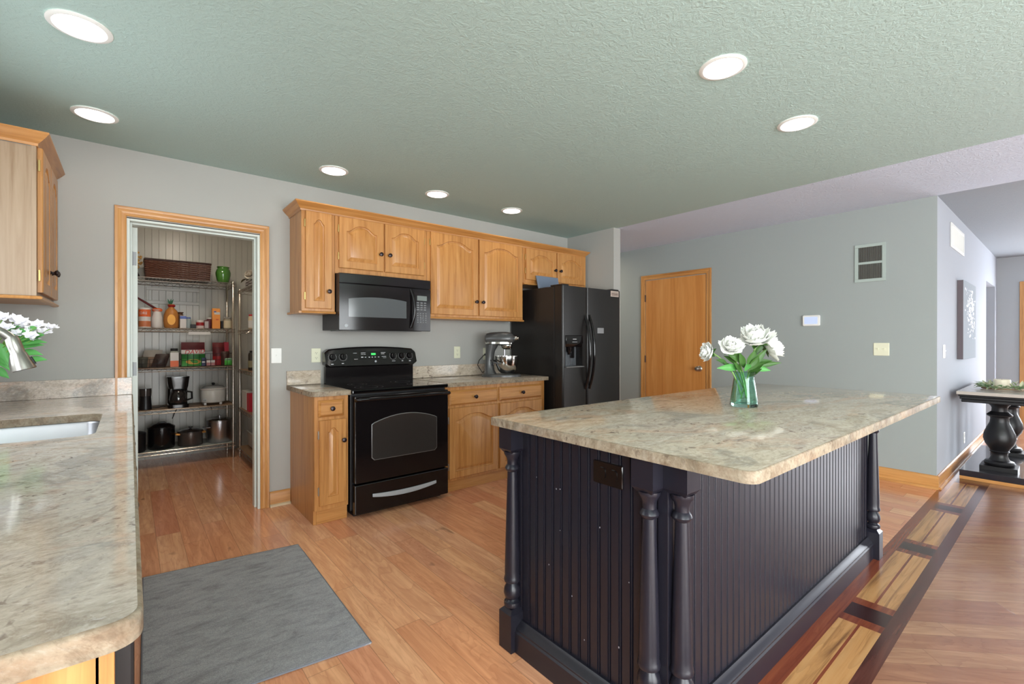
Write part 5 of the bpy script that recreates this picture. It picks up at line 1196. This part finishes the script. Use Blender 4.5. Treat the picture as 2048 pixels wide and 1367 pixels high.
# shelf 5
def pot(name, label, x, y, z, r, h, m, mlid, dome, extra=None):
    t = thing(name, label, 'cooking pot', (x, y, z))
    MB().lathe([(r * .93, .001), (r, .012), (r, h), (r * 1.03, h + .004), (r * 1.03, h + .008)], (x, y, z), n=36).build('vessel', m, t)
    MB().lathe([(r * 1.02, h + .0085), (r * 1.0, h + .016), (r * .6, h + .016 + dome * .75), (r * .2, h + .016 + dome), (.001, h + .016 + dome)], (x, y, z), n=36).build('lid', mlid, t); return t
p = pot('stock_pot', 'large black enamel pot with domed lid on the bottom pantry shelf', .246, 2.06, Z5, .113, .205, mat('black_enamel', rgb(16, 15, 16), .2), mat('black_enamel_lid', rgb(20, 18, 19), .2), .035)
MB().tube([(.21, 2.0, Z5 + .252), (.22, 1.995, Z5 + .268), (.27, 1.995, Z5 + .268), (.285, 2.0, Z5 + .252)], .008, 8).build('lid_handle', BLK_S, p)
p = pot('saucepan', 'dark grey saucepan with lid in the middle of the bottom pantry shelf', .49, 2.05, Z5, .110, .135, mat('anodised_grey', rgb(92, 84, 80), .3, .6), mat('dark_lid', rgb(60, 54, 52), .2, .5), .02)
MB().lathe([(.008, .0), (.008, .012), (.018, .018), (.018, .026), (.001, .028)], (.49, 2.05, Z5 + .165)).build('lid_knob', BLK_S, p)
OW = mat('orange_wood_handle', rgb(206, 144, 72), .4)
for s in (-1, 1): MB().tube([(.49 + s * .095, 2.0 if s < 0 else 2.02, Z5 + .125), (.49 + s * .122, 1.985, Z5 + .132), (.49 + s * .124, 2.06, Z5 + .132), (.49 + s * .10, 2.08, Z5 + .125)], .010, 8).build('handle', OW, p)
p = pot('steel_stock_pot', 'tall stainless steel stock pot at the right end of the bottom pantry shelf', .755, 2.07, Z5, .120, .225, STEEL, mat('steel_lid', rgb(150, 148, 146), .2, 1), .012)
MB().lathe([(.006, 0), (.006, .014), (.020, .018), (.020, .026), (.001, .028)], (.755, 2.07, Z5 + .253)).build('lid_knob', STEEL, p)
for a in (200, 20):
    c, s = cos(radians(a)), sin(radians(a)); T = Vector((-s, c, 0)); o = Vector((.755 + c * .12, 2.07 + s * .12, Z5 + .17)); n = Vector((c, s, 0))
    MB().tube([o + T * .045, o + T * .04 + n * .03, o - T * .04 + n * .03, o - T * .045], .006, 8).build('handle', STEEL, p)
pot('dark_pan', 'dark pan at the left end of the bottom pantry shelf, mostly hidden by the door', .02, 2.0, Z5, .10, .17, BLK_S, BLK_S, .02)
# right shelving unit
zz = [z + .0015 for z in (1.80, 1.375, .955, .54, .12)]
box_thing('white_food_box', 'white printed box on the right shelving unit', 'box', .925, 1.0, 1.56, 1.80, zz[3], .19, WHT)
box_thing('red_food_box', 'red box on the right shelving unit by the door jamb', 'box', .925, 1.02, 1.40, 1.535, zz[3], .18, col(190, 30, 50))
can_thing('sauce_bottle', 'dark bottle on the third shelf of the right unit', 'bottle', .965, 1.50, zz[2], .032, .20, col(52, 44, 34), DARKSLOT, ((.15, .5, col(140, 130, 100)),), .6)
can_thing('peanut_butter_jar', 'cream jar with a red lid on the second shelf of the right unit', 'jar', .965, 1.47, zz[1], .036, .15, col(188, 168, 140), RED, ((.1, .6, WHT),), .9)
t = thing('storage_bag', 'translucent white plastic tub on the bottom shelf of the right unit', 'tub', (1.1, 1.6, zz[4]))
MB().rings([[Vector((a, b, zz[4] + z)) for a, b in rrect(.98 + i, 1.22 - i, 1.42 + i, 1.80 - i, .04, 4)] for i, z in ((.02, .001), (.0, .02), (-.01, .17), (-.018, .175), (-.01, .185))]).build('tub', col(176, 170, 164, .3), t)
t = thing('wicker_tray', 'dark wire tray holding faded artificial flowers atop the right unit', 'tray', (1.06, 1.1, zz[0])); mb = MB()
for z in (.004, .03, .06): mb.tube([(.93, .9, zz[0] + z), (1.2, .9, zz[0] + z), (1.2, 1.6, zz[0] + z), (.93, 1.6, zz[0] + z)], .003, 5, True)
for i in range(12): mb.tube([(.93, .9 + .7 * i / 11, zz[0] + .06), (.93, .9 + .7 * i / 11, zz[0] + .003), (1.2, .9 + .7 * i / 11, zz[0] + .003)], .002, 5)
mb.build('wires', WK2, t)
t = thing('faded_flower', 'faded cream artificial flowers on the right shelving unit', 'artificial flowers', (.99, 1.56, zz[0] + .01)); rr = random.Random(9)
mb, mc = MB(), MB(); peony(mb, mc, (.965, 1.56, zz[0] + .135), (-.5, -.6, .5), .06, 8); mb.build('bloom', col(214, 204, 190), t, ang=180); mc.build('bloom_core', CREAM, t, ang=180)
mb = MB(); leaf(mb, (.955, 1.62, zz[0] + .11), (-.5, .7, -.2), .10, .03, (0, -.5, 1)); leaf(mb, (.98, 1.58, zz[0] + .09), (-.3, .8, .2), .10, .025, (0, -.5, 1)); mb.build('leaf', col(110, 100, 70), t, ang=180)
MB().tube([(1.05, 1.57, zz[0] + .008), (.98, 1.565, zz[0] + .10)], .003, 5).build('stem', col(100, 84, 60), t)
